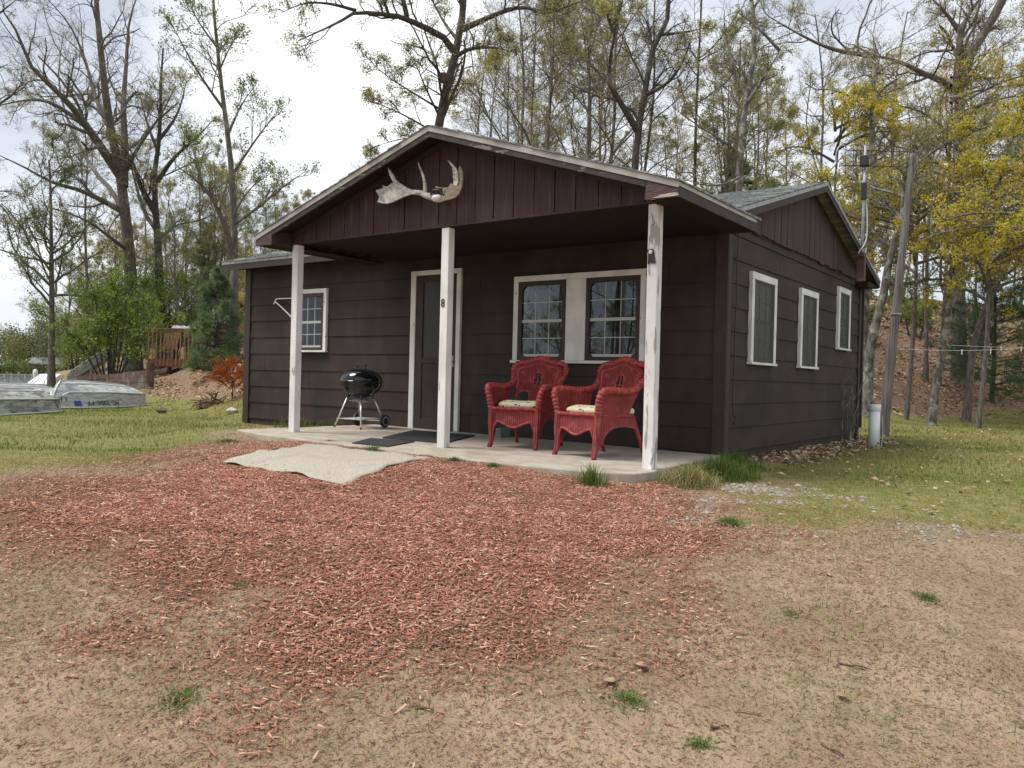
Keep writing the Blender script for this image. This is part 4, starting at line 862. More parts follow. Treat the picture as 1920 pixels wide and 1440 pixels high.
for i in range(9):
    q = rr_*(-.28+i*.11)+np.array([0, .06, 0]); hh = .14 if i else .2
    b.tube([q+np.array([0, 0, 1.77-hh]), q+np.array([0, 0, 1.77+hh])], .004, 5)
    b.tube([q+np.array([0, 0, 1.66])-_f*.25, q+np.array([0, 0, 1.66])+_f*.25], .004, 5)
b.build('elements', 'darkmetal', AN)
b = MB(); b.tube([rr_*(-.33+.09*math.cos(t))+np.array([0, .06, 1.78+.17*math.sin(t)]) for t in np.linspace(.9, 3.9, 18)], .011, 7); b.build('loop_element', 'galv', AN, smooth=True)
b = MB(); b.tube(smooth_path([(.03, .06, 1.18), (.06, .06, .8), (.05, .04, .55), (-.02, -.06, .42), (-.04, -.05, .36)], 40)[0], .010, 6); b.build('antenna_cable', 'muntin', AN, smooth=True)

# ------------------------------------------------------------------ utility pole, pipe, clothesline
px_, py_, pz_ = gxy(1657, 14.1); b = MB(); tp = at(1712, 288, 13.9)
P, s = smooth_path([(px_, py_, pz_-.2), np.array([px_, py_, pz_])*.7+tp*.3, np.array([px_, py_, pz_])*.35+tp*.65, tp], 60); b.tube(P, [float(np.interp(v/s[-1], [0, 1], [.092, .05]))+.004*math.sin(v*9) for v in s], 14); up_ = tag(b.build('utility_pole', 'pole', smooth=True, org=(px_, py_, pz_)), 'leaning weathered grey wooden pole standing behind the white pipe', 'pole')
b = MB(); q = P[27]; b.tube([q-np.array([0, 0, .012]), q+np.array([0, 0, .012])], .094, 14); b.build('metal_band', 'galv', up_, org=None).location = -Vector((px_, py_, pz_)); 
b = MB()
for k in (44, 50, 54): q = P[k]; b.tube([q, q+RT*.14+UP*.01], .010, 6)
b.build('step_pegs', 'darkmetal', up_).location = -Vector((px_, py_, pz_))
x_, y_, z_ = gxy(1641, 11.0); pi = tag(empty('vent_pipe', (x_, y_, z_)), 'upright white plastic pipe standing in grass right of the cabin', 'pipe')
b = MB(); b.lathe([(.070, -.1), (.070, .56), (.066, .56)], n=28); b.build('pipe_body', 'pvc', pi, smooth=True)
b = MB(); b.lathe([(.0705, .50), (.078, .51), (.078, .585), (.074, .59), (.0, .592)], n=28); b.build('pipe_cap', 'pvc', pi, smooth=True)
b = MB(); q = -_f*.072; b.tube([q+np.array([.02, 0, .08]), q*1.2+np.array([.02, 0, .08])], .012, 8); b.build('bolt', 'darkmetal', pi)
b = MB(); b.tube(smooth_path([(-_f*.075+_r*.07)[0:3]+np.array([0, 0, .45]), (-_f*.09+_r*.08)+np.array([0, 0, .2]), (-_f*.09+_r*.06)+np.array([0, 0, .02])], 20)[0], .005, 5); b.build('cord', 'muntin', pi)
def sag(a, c, s, n=20): return [np.array(a)*(1-t)+np.array(c)*t-np.array([0, 0, s*4*t*(1-t)]) for t in np.linspace(0, 1, n)]
CLA = sag(at(1776, 647, 18.2), at(2010, 652, 15.5), .02); CLB = sag(at(1688, 654, 14.2), at(2020, 640, 16.5), .09)
for ln, lb in ((CLA, 'upper pale clothesline strung from the slim lichened tree'), (CLB, 'lower pale clothesline strung from the leaning grey pole')):
    b = MB(); b.tube(ln, .004, 5); tag(b.build('clothesline', 'rope', org=tuple(ln[0])), lb, 'clothesline', 'clotheslines')
for ln, k in ((CLB, 6), (CLB, 9), (CLA, 9), (CLA, 12)):
    b = MB(); q = ln[k]; b.box(q[0]-.008, q[0]+.008, q[1]-.02, q[1]+.02, q[2]-.075, q[2]+.02); tag(b.build('clothes_peg', 'white', org=tuple(q)), 'pale clothes peg hanging on a clothesline in front of the pines', 'peg', 'pegs on the clotheslines')

# ------------------------------------------------------------------ tree growing
def norm(a): return a/np.maximum(np.linalg.norm(a, axis=-1, keepdims=True), 1e-9)
def resample(pts, n, r0, r1):
    P, s = smooth_path(pts, n); return P, r0+(r1-r0)*(s/s[-1])**.9
def kids(P, Rr, k, ratio, ang, n, g, tmin=.25, up=.1, wob=.25, maxlen=None, rmin=0., flat=1.0, rmul=(.45, .7), tmax=1.0):
    B, m = P.shape[:2]; idx = np.repeat(np.arange(B), k); N = len(idx); L = np.linalg.norm(np.diff(P, axis=1), axis=2).sum(1)
    t = g.uniform(tmin, tmax, N); f = t*(m-1); i = np.clip(np.floor(f).astype(int), 0, m-2); fr = (f-i)[:, None]
    p0 = P[idx, i]*(1-fr)+P[idx, i+1]*fr; tg = norm(P[idx, i+1]-P[idx, i]); r = Rr[idx, i]*(1-fr[:, 0])+Rr[idx, i+1]*fr[:, 0]
    pr = norm(np.cross(tg, g.normal(size=(N, 3)))); pr[:, 2] *= flat; pr = norm(pr); a = (ang*g.uniform(.65, 1.3, N))[:, None]
    d = np.cos(a)*tg+np.sin(a)*pr; d[:, 2] += up; d = norm(d)
    ln = L[idx]*ratio*g.uniform(.6, 1.3, N)*(1.2-.75*t)
    if maxlen: ln = np.minimum(ln, maxlen*g.uniform(.7, 1.1, N))
    r0 = np.maximum(r*g.uniform(rmul[0], rmul[1], N), rmin)
    out = [p0]; st = ln/(n-1)
    for j in range(n-1):
        d = norm(d+g.normal(size=(N, 3))*wob+np.array([0, 0, up*.25])); out.append(out[-1]+d*st[:, None])
    return np.stack(out, 1), r0[:, None]*np.linspace(1, .4, n)[None]
def tubes(P, Rr, sides):
    B, n = P.shape[:2]; T = np.empty_like(P); T[:, 1:-1] = P[:, 2:]-P[:, :-2]; T[:, 0] = P[:, 1]-P[:, 0]; T[:, -1] = P[:, -1]-P[:, -2]; T = norm(T)
    ref = np.where(np.abs(T[:, :1, 2:3]) < .9, np.array([0, 0, 1.]), np.array([1., 0, 0])); ref = np.broadcast_to(ref, T.shape)
    x = norm(ref-T*(ref*T).sum(2, keepdims=True)); y = np.cross(T, x); a = np.arange(sides)*2*np.pi/sides
    V = P[:, :, None]+(x[:, :, None]*np.cos(a)[:, None]+y[:, :, None]*np.sin(a)[:, None])*Rr[:, :, None, None]
    I = np.arange(B*n*sides).reshape(B, n, sides); J = np.roll(I, -1, 2)
    F = np.stack([I[:, :-1], J[:, :-1], J[:, 1:], I[:, 1:]], -1).reshape(-1, 4); return V.reshape(-1, 3), F
def merge(parts):
    V = []; F = []; o = 0
    for v, f in parts: V.append(v); F.append(f+o); o += len(v)
    return np.concatenate(V), np.concatenate(F)
def leaves(P, per, size, g, spread=.04, t0=.45, droop=.2, squash=.55):
    B, n = P.shape[:2]; N = B*per; idx = np.repeat(np.arange(B), per); t = g.uniform(t0, 1, N)**.7*(n-1); i = np.clip(t.astype(int), 0, n-2); fr = (t-i)[:, None]
    c = P[idx, i]*(1-fr)+P[idx, i+1]*fr+g.normal(size=(N, 3))*spread
    a = norm(g.normal(size=(N, 3))+np.array([0, 0, -droop])); b = norm(np.cross(a, g.normal(size=(N, 3)))); s = (size*g.uniform(.55, 1.35, N))[:, None]
    V = np.stack([c, c+a*s*.5+b*s*squash*.5, c+a*s, c+a*s*.5-b*s*squash*.5], 1).reshape(-1, 3); return V, np.arange(N*4).reshape(N, 4)
def needles(P, per, ln, wd, g, up=.15):
    B, n = P.shape[:2]; N = B*per; idx = np.repeat(np.arange(B), per); t = g.uniform(.1, 1, N)*(n-1); i = np.clip(t.astype(int), 0, n-2); fr = (t-i)[:, None]
    c = P[idx, i]*(1-fr)+P[idx, i+1]*fr; tg = norm(P[idx, i+1]-P[idx, i]); d = norm(tg*.8+g.normal(size=(N, 3))*.6+np.array([0, 0, up])); b = norm(np.cross(d, g.normal(size=(N, 3)))); s = (ln*g.uniform(.6, 1.2, N))[:, None]; w = wd*s/ln
    V = np.stack([c-b*w, c+b*w, c+d*s+b*w*.3, c+d*s-b*w*.3], 1).reshape(-1, 3); return V, np.arange(N*4).reshape(N, 4)
def put_tree(name, loc, label, group, thick, thin, lv, barkm='bark', leafm='leafpale', rz=0, cat='tree'):
    t = tag(empty(name, loc, rz), label, cat, group); o = np.array(loc, float)
    V, F = merge(thick); tr = rawmesh('trunk', V-o, F, barkm, None, t, True)
    V, F = merge(thin); n1 = len(F); mi = np.zeros(n1, int); 
    if lv: LV, LF = merge(lv); V2 = np.concatenate([V, LV]); F = np.concatenate([F, LF+len(V)]); mi = np.concatenate([mi, np.ones(len(LF), int)]); V = V2
    rawmesh('crown', V-o, F, [barkm, leafm], mi, t); return t
def grow(limbs, g, k2=8, k3=6, k4=5, k5=0, r2=.45, r3=.5, r4=.55, ang=.85, up=.12, wob=.22, per=2, lsize=.06, tmin=.15, rmin=.004, ls=.05, max2=None, flat=1., leafm4=True):
    """limbs: list of (P(n,3), R(n)) already the same n. Returns thick, thin, leaf part lists."""
    P = np.stack([l[0] for l in limbs]); Rr = np.stack([l[1] for l in limbs])
    thick = [tubes(P, Rr, 9)]
    P2, R2 = kids(P, Rr, k2, r2, ang, 8, g, tmin, up, wob, max2, .011, flat, (.32, .55)); thick.append(tubes(P2, R2, 6))
    P3, R3 = kids(P2, R2, k3, r3*1.1, ang, 6, g, .15, up, wob, None, .006, flat, (.4, .62)); thin = [tubes(P3, R3, 4)]
    P4, R4 = kids(P3, R3, k4, r4*1.2, ang, 5, g, .1, up, wob, None, rmin, flat); thin.append(tubes(P4, R4, 3)); last = P4
    if k5: P5, R5 = kids(P4, R4, k5, .8, ang, 4, g, .1, up, wob, None, rmin*.75, flat); thin.append(tubes(P5, R5, 3)); last = P5
    lv = [leaves(last, per, lsize, g, ls)] if per else []
    if per: lv.append(leaves(P3, max(1, per//2), lsize, g, ls, .6))
    return thick, thin, lv
def path_tree(name, label, group, base, trunk, limbs, r0, r1, seed, auto=0, barkm='bark', leafm='leafpale', **k):
    """trunk/limbs in world points (limb: (points, radius))"""
    g = np.random.default_rng(seed); n = 12
    L = [resample([np.array(base)-np.array([0, 0, .3])]+list(trunk), n, r0, r1)]
    lim = [resample(p, n, r, r*.12) for p, r in limbs]
    if auto:
        Pa, Ra = kids(L[0][0][None], L[0][1][None], auto, .34, 1.0, n, g, k.pop('atmin', .35), .12, .16); lim += [(Pa[i], Ra[i]) for i in range(len(Pa))]
    flare = L[0][1].copy(); flare[0] *= 1.35; flare[1] *= 1.1
    th, tn, lv = grow(lim, g, **k)
    tt = kids(L[0][0][None, 6:], L[0][1][None, 6:], 7, .4, .8, 8, g, .1, .12, .2, 3.0, .009, 1., (.3, .45)); tk = kids(*tt, 7, .5, .9, 6, g, .2, .1, .2, None, .006); tj = kids(*tk, 5, .5, .9, 4, g, .2, .1, .2, None, .004)
    th = [tubes(L[0][0][None], flare[None], 14)]+th+[tubes(*tt, 5)]; tn = tn+[tubes(*tk, 4), tubes(*tj, 3)]
    if lv: lv = lv+[leaves(tj[0], 2, k.get('lsize', .06), g, .05)]
    return put_tree(name, tuple(float(c) for c in base), label, group, th, tn, lv, barkm, leafm)
def A_(*q): return [at(*p) for p in q]

# ---- trees at the left, each placed where it stands
B = gxy(250, 32.9)
path_tree('oak_tree', 'big thick-trunked oak left of the cabin, bare limbs reaching the left edge', None, B,
          A_((246, 520, 32.9), (238, 430, 32.9), (228, 345, 32.7), (222, 300, 32.6), (205, 240, 32.2), (195, 150, 31.6), (185, 60, 31.0), (178, -30, 31.0)),
          [(A_((226, 330, 32.7), (195, 285, 31.7), (165, 240, 31.0), (135, 200, 30.0), (95, 160, 29.1), (50, 120, 28.5), (40, 70, 28.0), (5, 20, 27.3)), 0.204),
           (A_((165, 240, 31.0), (120, 205, 30.5), (80, 185, 30.1), (30, 190, 29.8), (-10, 200, 29.3)), 0.108),
           (A_((232, 350, 32.7), (235, 270, 33.0), (230, 200, 33.5), (238, 110, 34.0), (240, 40, 34.1), (262, -20, 34.1)), 0.180),
           (A_((236, 400, 32.9), (200, 380, 32.2), (150, 355, 31.0), (100, 345, 30.0), (50, 315, 29.3), (0, 292, 28.5)), 0.132),
           (A_((234, 410, 32.9), (215, 360, 33.5), (180, 330, 34.7), (130, 240, 36.0), (105, 150, 36.6), (120, 60, 37.2)), 0.120),
           (A_((210, 250, 32.4), (180, 190, 32.9), (160, 110, 33.5), (130, 40, 33.5), (80, -10, 33.5)), 0.108),
           (A_((240, 470, 32.9), (200, 440, 31.6), (160, 410, 30.5), (110, 395, 29.8), (70, 380, 29.0)), 0.084),
           (A_((230, 330, 32.9), (262, 270, 32.2), (300, 220, 31.6), (330, 160, 31.0)), 0.096)],
          .31, .08, 3, k2=9, k3=6, k4=5, k5=3, per=1, lsize=.05, r2=.42)
B = gxy(303, 33.0)
path_tree('oak_tree', 'dark-limbed oak just right of the big forking oak, trunk rising behind the bright shrub', None, B,
          A_((300, 540, 33.0), (297, 470, 33.0), (292, 400, 33.0), (288, 330, 33.0), (296, 285, 33.0), (302, 230, 32.7), (300, 170, 32.5), (306, 90, 32.2)),
          [(A_((293, 400, 33.0), (262, 350, 32.5), (250, 300, 31.9), (215, 260, 31.7)), .15), (A_((295, 340, 33.0), (325, 295, 32.5), (365, 262, 31.9), (400, 225, 31.7)), .11),
           (A_((292, 430, 33.0), (270, 400, 33.7), (250, 330, 34.3), (240, 280, 34.8)), .10), (A_((298, 290, 33.0), (275, 230, 33.5), (262, 180, 34.3)), .08), (A_((300, 260, 33.0), (335, 215, 33.5), (350, 150, 34.3)), .08),
           (A_((296, 450, 33.0), (330, 420, 32.2), (370, 415, 31.7), (410, 400, 31.2)), .06)],
          .23, .03, 4, barkm='barkdark', k2=8, k3=6, k4=5, k5=3, per=2, lsize=.06)
B = gxy(440, 22)
path_tree('maple_tree', 'tall slender tree with pale green leaves rising just left of the cabin eave', None, B,
          A_((439, 520, 22), (440, 440, 22), (436, 350, 22), (430, 270, 22), (418, 190, 22), (410, 110, 22), (402, 40, 22), (398, -30, 22)),
          [(A_((436, 480, 22), (425, 430, 21.6), (400, 375, 21.2), (378, 345, 21), (330, 310, 20.6)), .10), (A_((378, 345, 21), (372, 305, 21.2), (350, 255, 21.5)), .05), (A_((440, 420, 22), (490, 385, 21.6), (530, 350, 21.2), (575, 320, 20.8)), .05),
           (A_((434, 330, 22), (460, 290, 22), (495, 240, 22), (530, 200, 22)), .045), (A_((428, 250, 22), (455, 190, 22.3), (480, 160, 22.5)), .04), (A_((420, 205, 22), (380, 150, 21.7), (345, 90, 21.4), (320, 40, 21)), .045), (A_((412, 130, 22), (435, 80, 22), (450, 60, 22)), .03), (A_((408, 90, 22), (370, 40, 22), (350, -10, 22)), .035), (A_((438, 400, 22), (470, 350, 22.5), (500, 330, 23)), .035)],
          .125, .03, 6, leafm='leafgreen', k2=8, k3=5, k4=4, k5=2, per=2, lsize=.06, up=.2, ang=.75, ls=.06)
B = gxy(97, 30)
path_tree('birch_tree', 'slim straight young tree with sparse green leaves standing alone behind the boats', None, B,
          A_((97, 600, 30), (97, 520, 30), (96, 440, 30), (95, 360, 30), (92, 300, 30)), [(A_((97, 560, 30), (70, 530, 29.6), (40, 500, 29)), .035)],
          .14, .03, 8, auto=18, leafm='leafgreen', k2=7, k3=5, k4=4, k5=2, per=1, lsize=.07, ls=.06, up=.25, ang=.7, atmin=.3)
B = gxy(-60, 24)
path_tree('oak_tree', 'leafless branches hanging in from a tree beyond the left edge', None, B,
          A_((-70, 400, 24), (-80, 250, 24), (-75, 100, 24), (-70, 0, 24)), [(A_((-78, 260, 24), (-40, 215, 23.6), (10, 190, 23.2), (50, 150, 23)), .08), (A_((-75, 380, 24), (-30, 360, 23.5), (20, 400, 23), (40, 470, 22.5)), .05), (A_((-72, 100, 24), (-20, 40, 24), (30, 0, 24)), .08)], .2, .08, 9, barkm='barkdark', k2=8, k3=6, k4=5, per=1, lsize=.05)
B = gxy(812, 19)
path_tree('oak_tree', 'large leaning oak directly behind the porch roof peak, with long crooked arching limbs', None, B,
          A_((812, 420, 19), (818, 260, 19), (828, 200, 19), (846, 130, 19), (862, 75, 19), (868, 20, 19), (872, -40, 19)),
          [(A_((850, 95, 19), (838, 72, 18.8), (790, 48, 18.5), (745, 28, 18.2), (700, 26, 17.9), (668, 20, 17.6), (640, 40, 17.3), (600, 58, 17), (560, 76, 16.8)), .085),
           (A_((668, 20, 17.6), (620, 6, 17.4), (570, 4, 17.2), (525, 25, 17)), .04), (A_((728, 26, 18.1), (722, 5, 18.1), (700, -30, 18)), .04),
           (A_((868, 55, 19), (900, 40, 18.8), (950, 18, 18.4), (985, 12, 18.2), (1010, 22, 18), (1022, 28, 17.8), (1060, 14, 17.6), (1090, 2, 17.4)), .075),
           (A_((858, 104, 19), (880, 90, 18.8), (930, 88, 18.4), (960, 98, 18)), .055), (A_((822, 215, 19), (800, 170, 18.7), (780, 120, 18.4), (765, 95, 18.1)), .03), (A_((816, 250, 19), (770, 222, 18.6), (725, 200, 18.3), (690, 190, 18)), .03), (A_((825, 205, 19), (760, 165, 18.7), (720, 140, 18.5), (680, 100, 18.2)), .028), (A_((815, 270, 19), (770, 255, 18.7), (700, 275, 18.4)), .025), (A_((862, 80, 19), (830, 40, 19.5), (800, -20, 20)), .05)],
          .17, .07, 12, barkm='barkdark', k2=9, k3=6, k4=4, k5=3, per=2, lsize=.042, r2=.36, max2=1.5)
b = MB(); q = at(832, 146, 18.9); b.lathe([(0, -.14), (.10, -.09), (.13, .0), (.09, .10), (0, .13)], (0, 0, 0), 9); tag(b.build('tree_burl', 'root', smooth=False, org=None), 'round brown burl on the leaning oak trunk above the roof peak', 'burl').location = Vector(q)
B = gxy(1188, 24)
path_tree('oak_tree', 'dark oak behind the porch roof with its left fork curving sharply outward', None, B,
          A_((1188, 380, 24), (1190, 300, 24), (1198, 240, 24), (1206, 180, 24), (1222, 120, 24), (1222, 90, 24), (1245, 62, 24), (1255, 20, 24), (1255, -30, 24)),
          [(A_((1195, 245, 24), (1165, 195, 23.6), (1140, 155, 23.3), (1142, 125, 23.2), (1150, 75, 23), (1155, 45, 23), (1165, 10, 23), (1172, -20, 23)), .11), (A_((1150, 60, 23), (1140, 30, 22.7), (1125, 0, 22.5)), .06), (A_((1210, 178, 24), (1250, 160, 23.7), (1280, 120, 23.5), (1300, 60, 23.3)), .07), (A_((1225, 100, 24), (1215, 40, 24.3), (1190, 10, 24.6)), .05), (A_((1240, 65, 24), (1290, 60, 24), (1330, 50, 24)), .05)],
          .16, .06, 14, barkm='barkdark', k2=8, k3=6, k4=4, k5=3, per=2, lsize=.045, r2=.4)
B = gxy(1385, 22)
path_tree('oak_tree', 'pale-barked tree behind the main roof slope with ascending dark limbs', None, B,
          A_((1384, 420, 22), (1386, 330, 22), (1390, 270, 22), (1395, 200, 22), (1410, 140, 22), (1418, 80, 22), (1412, 20, 22), (1405, -30, 22)),
          [(A_((1396, 200, 22), (1430, 150, 21.7), (1462, 95, 21.4)), .06), (A_((1388, 290, 22), (1350, 260, 21.6), (1300, 230, 21.2), (1260, 200, 21)), .05), (A_((1392, 330, 22), (1350, 350, 21.5), (1300, 345, 21), (1270, 325, 20.6)), .04), (A_((1462, 95, 21.4), (1420, 50, 21.2), (1380, 20, 21)), .05), (A_((1400, 180, 22), (1370, 120, 22.3), (1365, 50, 22.5)), .05)],
          .13, .05, 15, barkm='lichen', k2=8, k3=6, k4=5, per=1, lsize=.05)
B = gxy(1800, 25)
path_tree('oak_tree', 'massive forked oak at upper right, its thick trunk leaning to the right edge', None, B,
          A_((1795, 420, 25), (1797, 300, 25), (1799, 170, 25), (1806, 130, 25), (1825, 90, 24.8), (1855, 45, 24.6), (1880, 5, 24.4), (1900, -40, 24.2)),
          [(A_((1799, 170, 25), (1798, 110, 25), (1800, 60, 25), (1820, 20, 25), (1850, -20, 25)), .17), (A_((1798, 175, 25), (1765, 150, 24.6), (1730, 138, 24.2), (1690, 115, 23.8), (1640, 105, 23.5), (1600, 85, 23)), .12), (A_((1800, 60, 25), (1770, 20, 25), (1740, -10, 25)), .09), (A_((1810, 130, 25), (1850, 150, 24.6), (1900, 140, 24.2)), .09), (A_((1797, 240, 25), (1830, 200, 24.5), (1870, 180, 24)), .08), (A_((1640, 105, 23.5), (1560, 95, 23), (1490, 60, 22.5), (1440, 30, 22)), .08)],
          .22, .12, 16, k2=9, k3=6, k4=5, per=1, lsize=.05)
# slim lichened trunks at the foot of the hill
for nm, lb, pts, r0, d in (('oak_sapling', 'crooked lichen-covered trunk behind the rear corner of the cabin', [(1628, 700), (1632, 640), (1648, 590), (1660, 540), (1668, 470), (1700, 400), (1690, 330), (1720, 250)], .13, 18.8),
                           ('oak_sapling', 'slim straight lichened tree holding the upper clothesline', [(1757, 700), (1776, 620), (1782, 540), (1787, 480), (1795, 400), (1790, 300), (1800, 220)], .095, 18.6),
                           ('oak_sapling', 'dark leaning trunk in front of the pines at the right edge', [(1822, 660), (1838, 600), (1862, 545), (1886, 500), (1920, 430), (1960, 330)], .10, 20.5),
                           ('oak_sapling', 'thin grey trunk between the leaning pole and the clothesline tree', [(1737, 560), (1739, 480), (1730, 400), (1742, 300), (1735, 200)], .07, 24),
                           ('oak_sapling', 'broad grey trunk half hidden behind the crooked lichened one', [(1620, 640), (1622, 560), (1632, 460), (1640, 350), (1632, 230), (1640, 120)], .125, 21.5)):
    px0 = pts[0][0]-(pts[1][0]-pts[0][0])*.6; B = gxy(px0, d)
    path_tree(nm, lb, None, B, A_(*[(a, b, d-.12*i) for i, (a, b) in enumerate(pts)]), [], r0, r0*.35, int(px0), auto=9, barkm='lichen' if 'lichen' in lb else 'bark', leafm='leafpale', k2=7, k3=5, k4=4, per=2, lsize=.05, up=.05, atmin=.4)

# ---- woodland on the hill: a few grown trees, copied
def proto(name, seed, H, r, nl, leafm, per, lsize, barkm='bark', lean=.6, lo=.3, **k):
    g = np.random.default_rng(seed); z = np.linspace(0, H, 7); w = np.cumsum(g.normal(0, lean*.3, (7, 2)), 0)
    return path_tree(name, None, None, (0, 0, 0), [np.array([w[i, 0], w[i, 1], z[i]]) for i in range(1, 7)], [], r, r*.22, seed, auto=nl, barkm=barkm, leafm=leafm, per=per, lsize=lsize, atmin=lo, **k)
kinds = [proto('woodland_tree', 21, 13, .10, 12, 'leafpale', 3, .065, k2=7, k3=5, k4=4, k5=2), proto('woodland_tree', 22, 15, .115, 12, 'leafpale', 2, .06, 'bark', k2=7, k3=5, k4=4, k5=2, lo=.4),
         proto('woodland_tree', 23, 11, .12, 13, 'leafgreen', 3, .065, k2=6, k3=5, k4=4, k5=2), proto('woodland_tree', 24, 14, .09, 10, 'leafpale', 0, .07, 'barkdark', k2=7, k3=6, k4=4, k5=2, lo=.35),
         proto('woodland_tree', 25, 9, .09, 13, 'leafpale', 4, .06, k2=6, k3=5, k4=4, k5=2, lo=.2)]
WL = ['slender bare-limbed tree with tiny pale leaves in the hillside woodland behind the cabin', 'tall dark trunk nearly leafless in the hillside woodland behind the cabin', 'leafy fresh green tree in the hillside woodland behind the cabin', 'wholly bare dark tree in the hillside woodland behind the cabin', 'short pale-leaved understorey tree in the hillside woodland behind the cabin']
WG = ['thin pale-leaved woodland trees', 'tall dark woodland trees', 'fresh green woodland trees', 'bare woodland trees', 'understorey trees']
g = random.Random(33); used = [0]*5
def place_tree(i, loc, s, lab, grp):
    o = kinds[i] if not used[i] else copy_tree(kinds[i]); used[i] += 1
    o.location = Vector([float(c) for c in loc]); o.rotation_euler.z = g.uniform(0, 6.28); o.scale = (s*g.uniform(.9, 1.1), s*g.uniform(.9, 1.1), s); o['label'] = lab; o['category'] = 'tree'; o['group'] = grp; return o
spots = []
def scatter(n, px0, px1, d0, d1, wts, smin, smax, labs, grps, mind=1.5):
    c = 0; tries = 0
    while c < n and tries < 4000:
        tries += 1; px = g.uniform(px0, px1); d = g.uniform(d0, d1); x, y, z = gxy(px, d)
        if -9 < x < 1.5 and -1 < y < 7.5: continue
        if any(math.hypot(x-a, y-b) < mind for a, b in spots): continue
        spots.append((x, y)); i = g.choices(range(5), wts)[0]; place_tree(i, (x, y, z-.1), g.uniform(smin, smax), labs[i], grps[i]); c += 1
scatter(20, 860, 1560, 25, 36, [3, 2, 1, 2, 4], .7, 1.0, WL, WG)
scatter(24, 860, 2000, 38, 66, [4, 2, 1, 2, 4], .8, 1.25, WL, WG, 2)
scatter(6, 1540, 2050, 40, 50, [2, 2, 0, 3, 3], .6, .95, WL, WG)
LL = ['slender pale-leaved tree in the wood beyond the lawn left of the cabin', 'tall dark trunk in the wood beyond the lawn left of the cabin', 'leafy green tree in the wood beyond the lawn left of the cabin', 'bare dark tree in the wood beyond the lawn left of the cabin', 'short yellow-green bushy tree in the wood beyond the lawn left of the cabin']
LG = ['pale trees left of the cabin', 'dark trees left of the cabin', 'green trees left of the cabin', 'bare trees left of the cabin', 'bushy trees left of the cabin']
scatter(10, 160, 440, 30, 44, [3, 0, 3, 1, 4], .5, .72, LL, LG)
scatter(13, 140, 560, 44, 75, [2, 0, 4, 0, 4], .55, .9, LL, LG, 2)
scatter(14, 150, 470, 36, 60, [3, 0, 1, 0, 4], .7, .95, LL, LG, 1.8)
for i, (px, d, s) in ((4, (700, 30, .62)), (4, (520, 34, .6)), (4, (600, 40, .6)), (2, (480, 38, .55))):
    x, y, z = gxy(px, d); place_tree(i, (x, y, z), s, LL[i], LG[i])
# reflected in the porch windows: unseen trees standing behind the camera
for i, x, y, s in ((3, -12.6, -20.5, .8), (1, -16.5, -23, .85), (4, -14.5, -25, .8), (4, -18.5, -26, .9), (4, -22, -32, 1.0), (0, -12, -27, .8), (2, -17, -31, .9)):
    place_tree(i, (x, y, zg(x, y)-.1), s, 'unseen tree behind the camera that the porch windows mirror', 'unseen trees behind the camera')

# ---- mustard-blossomed trees at the right
def blossom(px, d, zc, seed, label, hw, hgt, n=16):
    g_ = np.random.default_rng(seed); B = gxy(px, d); T = np.array(B); top = T+np.array([.3, .2, zc+hgt])
    tr = resample([T-np.array([0, 0, .2]), T+np.array([.15, 0, zc*.5]), T+np.array([.1, .1, zc]), top], 12, .062, .02)
    lim = []
    for i in range(n):
        th = g_.uniform(0, 6.28); h = g_.uniform(zc*.72, zc+hgt*.9); s = T+np.array([.1, .05, h-.3]); l = hw*g_.uniform(.55, 1.1)*(1-.35*max(0, (h-zc)/hgt))
        dirv = np.array([math.cos(th), math.sin(th), 0]); lim.append(resample([s, s+dirv*l*.4+np.array([0, 0, .35]), s+dirv*l*.75+np.array([0, 0, .4]), s+dirv*l+np.array([0, 0, .2])], 12, .04, .012))
    th_, tn, lv = grow(lim, g_, k2=8, k3=6, k4=4, per=5, lsize=.055, r2=.42, up=.12, ang=.8, ls=.034, flat=.5, rmin=.003)
    return put_tree('blossoming_tree', tuple(B), label, None, [tubes(tr[0][None], tr[1][None], 10)]+th_, tn, lv, 'bark', 'leafyellow')
blossom(1990, 15.5, 4.2, 51, 'mustard-yellow blossoming tree at the right edge, lowest of the yellow trees', 2.7, 2.3, 24)
blossom(1700, 19.5, 5.2, 52, 'mustard-yellow blossoming tree spreading behind the antenna and the leaning pole', 2.5, 1.6, 19)
blossom(1545, 22, 5.6, 53, 'thinner mustard-yellow blossoming tree behind the right gable peak', 2.6, 1.7, 11)
blossom(1835, 17.5, 4.0, 55, 'mustard-yellow blossoming tree between the leaning pole and the right edge', 2.4, 1.7, 17)
blossom(1760, 24, 8.2, 54, 'high sparse yellow-green blossoming tree above the other yellow trees', 3.0, 3.0, 16)

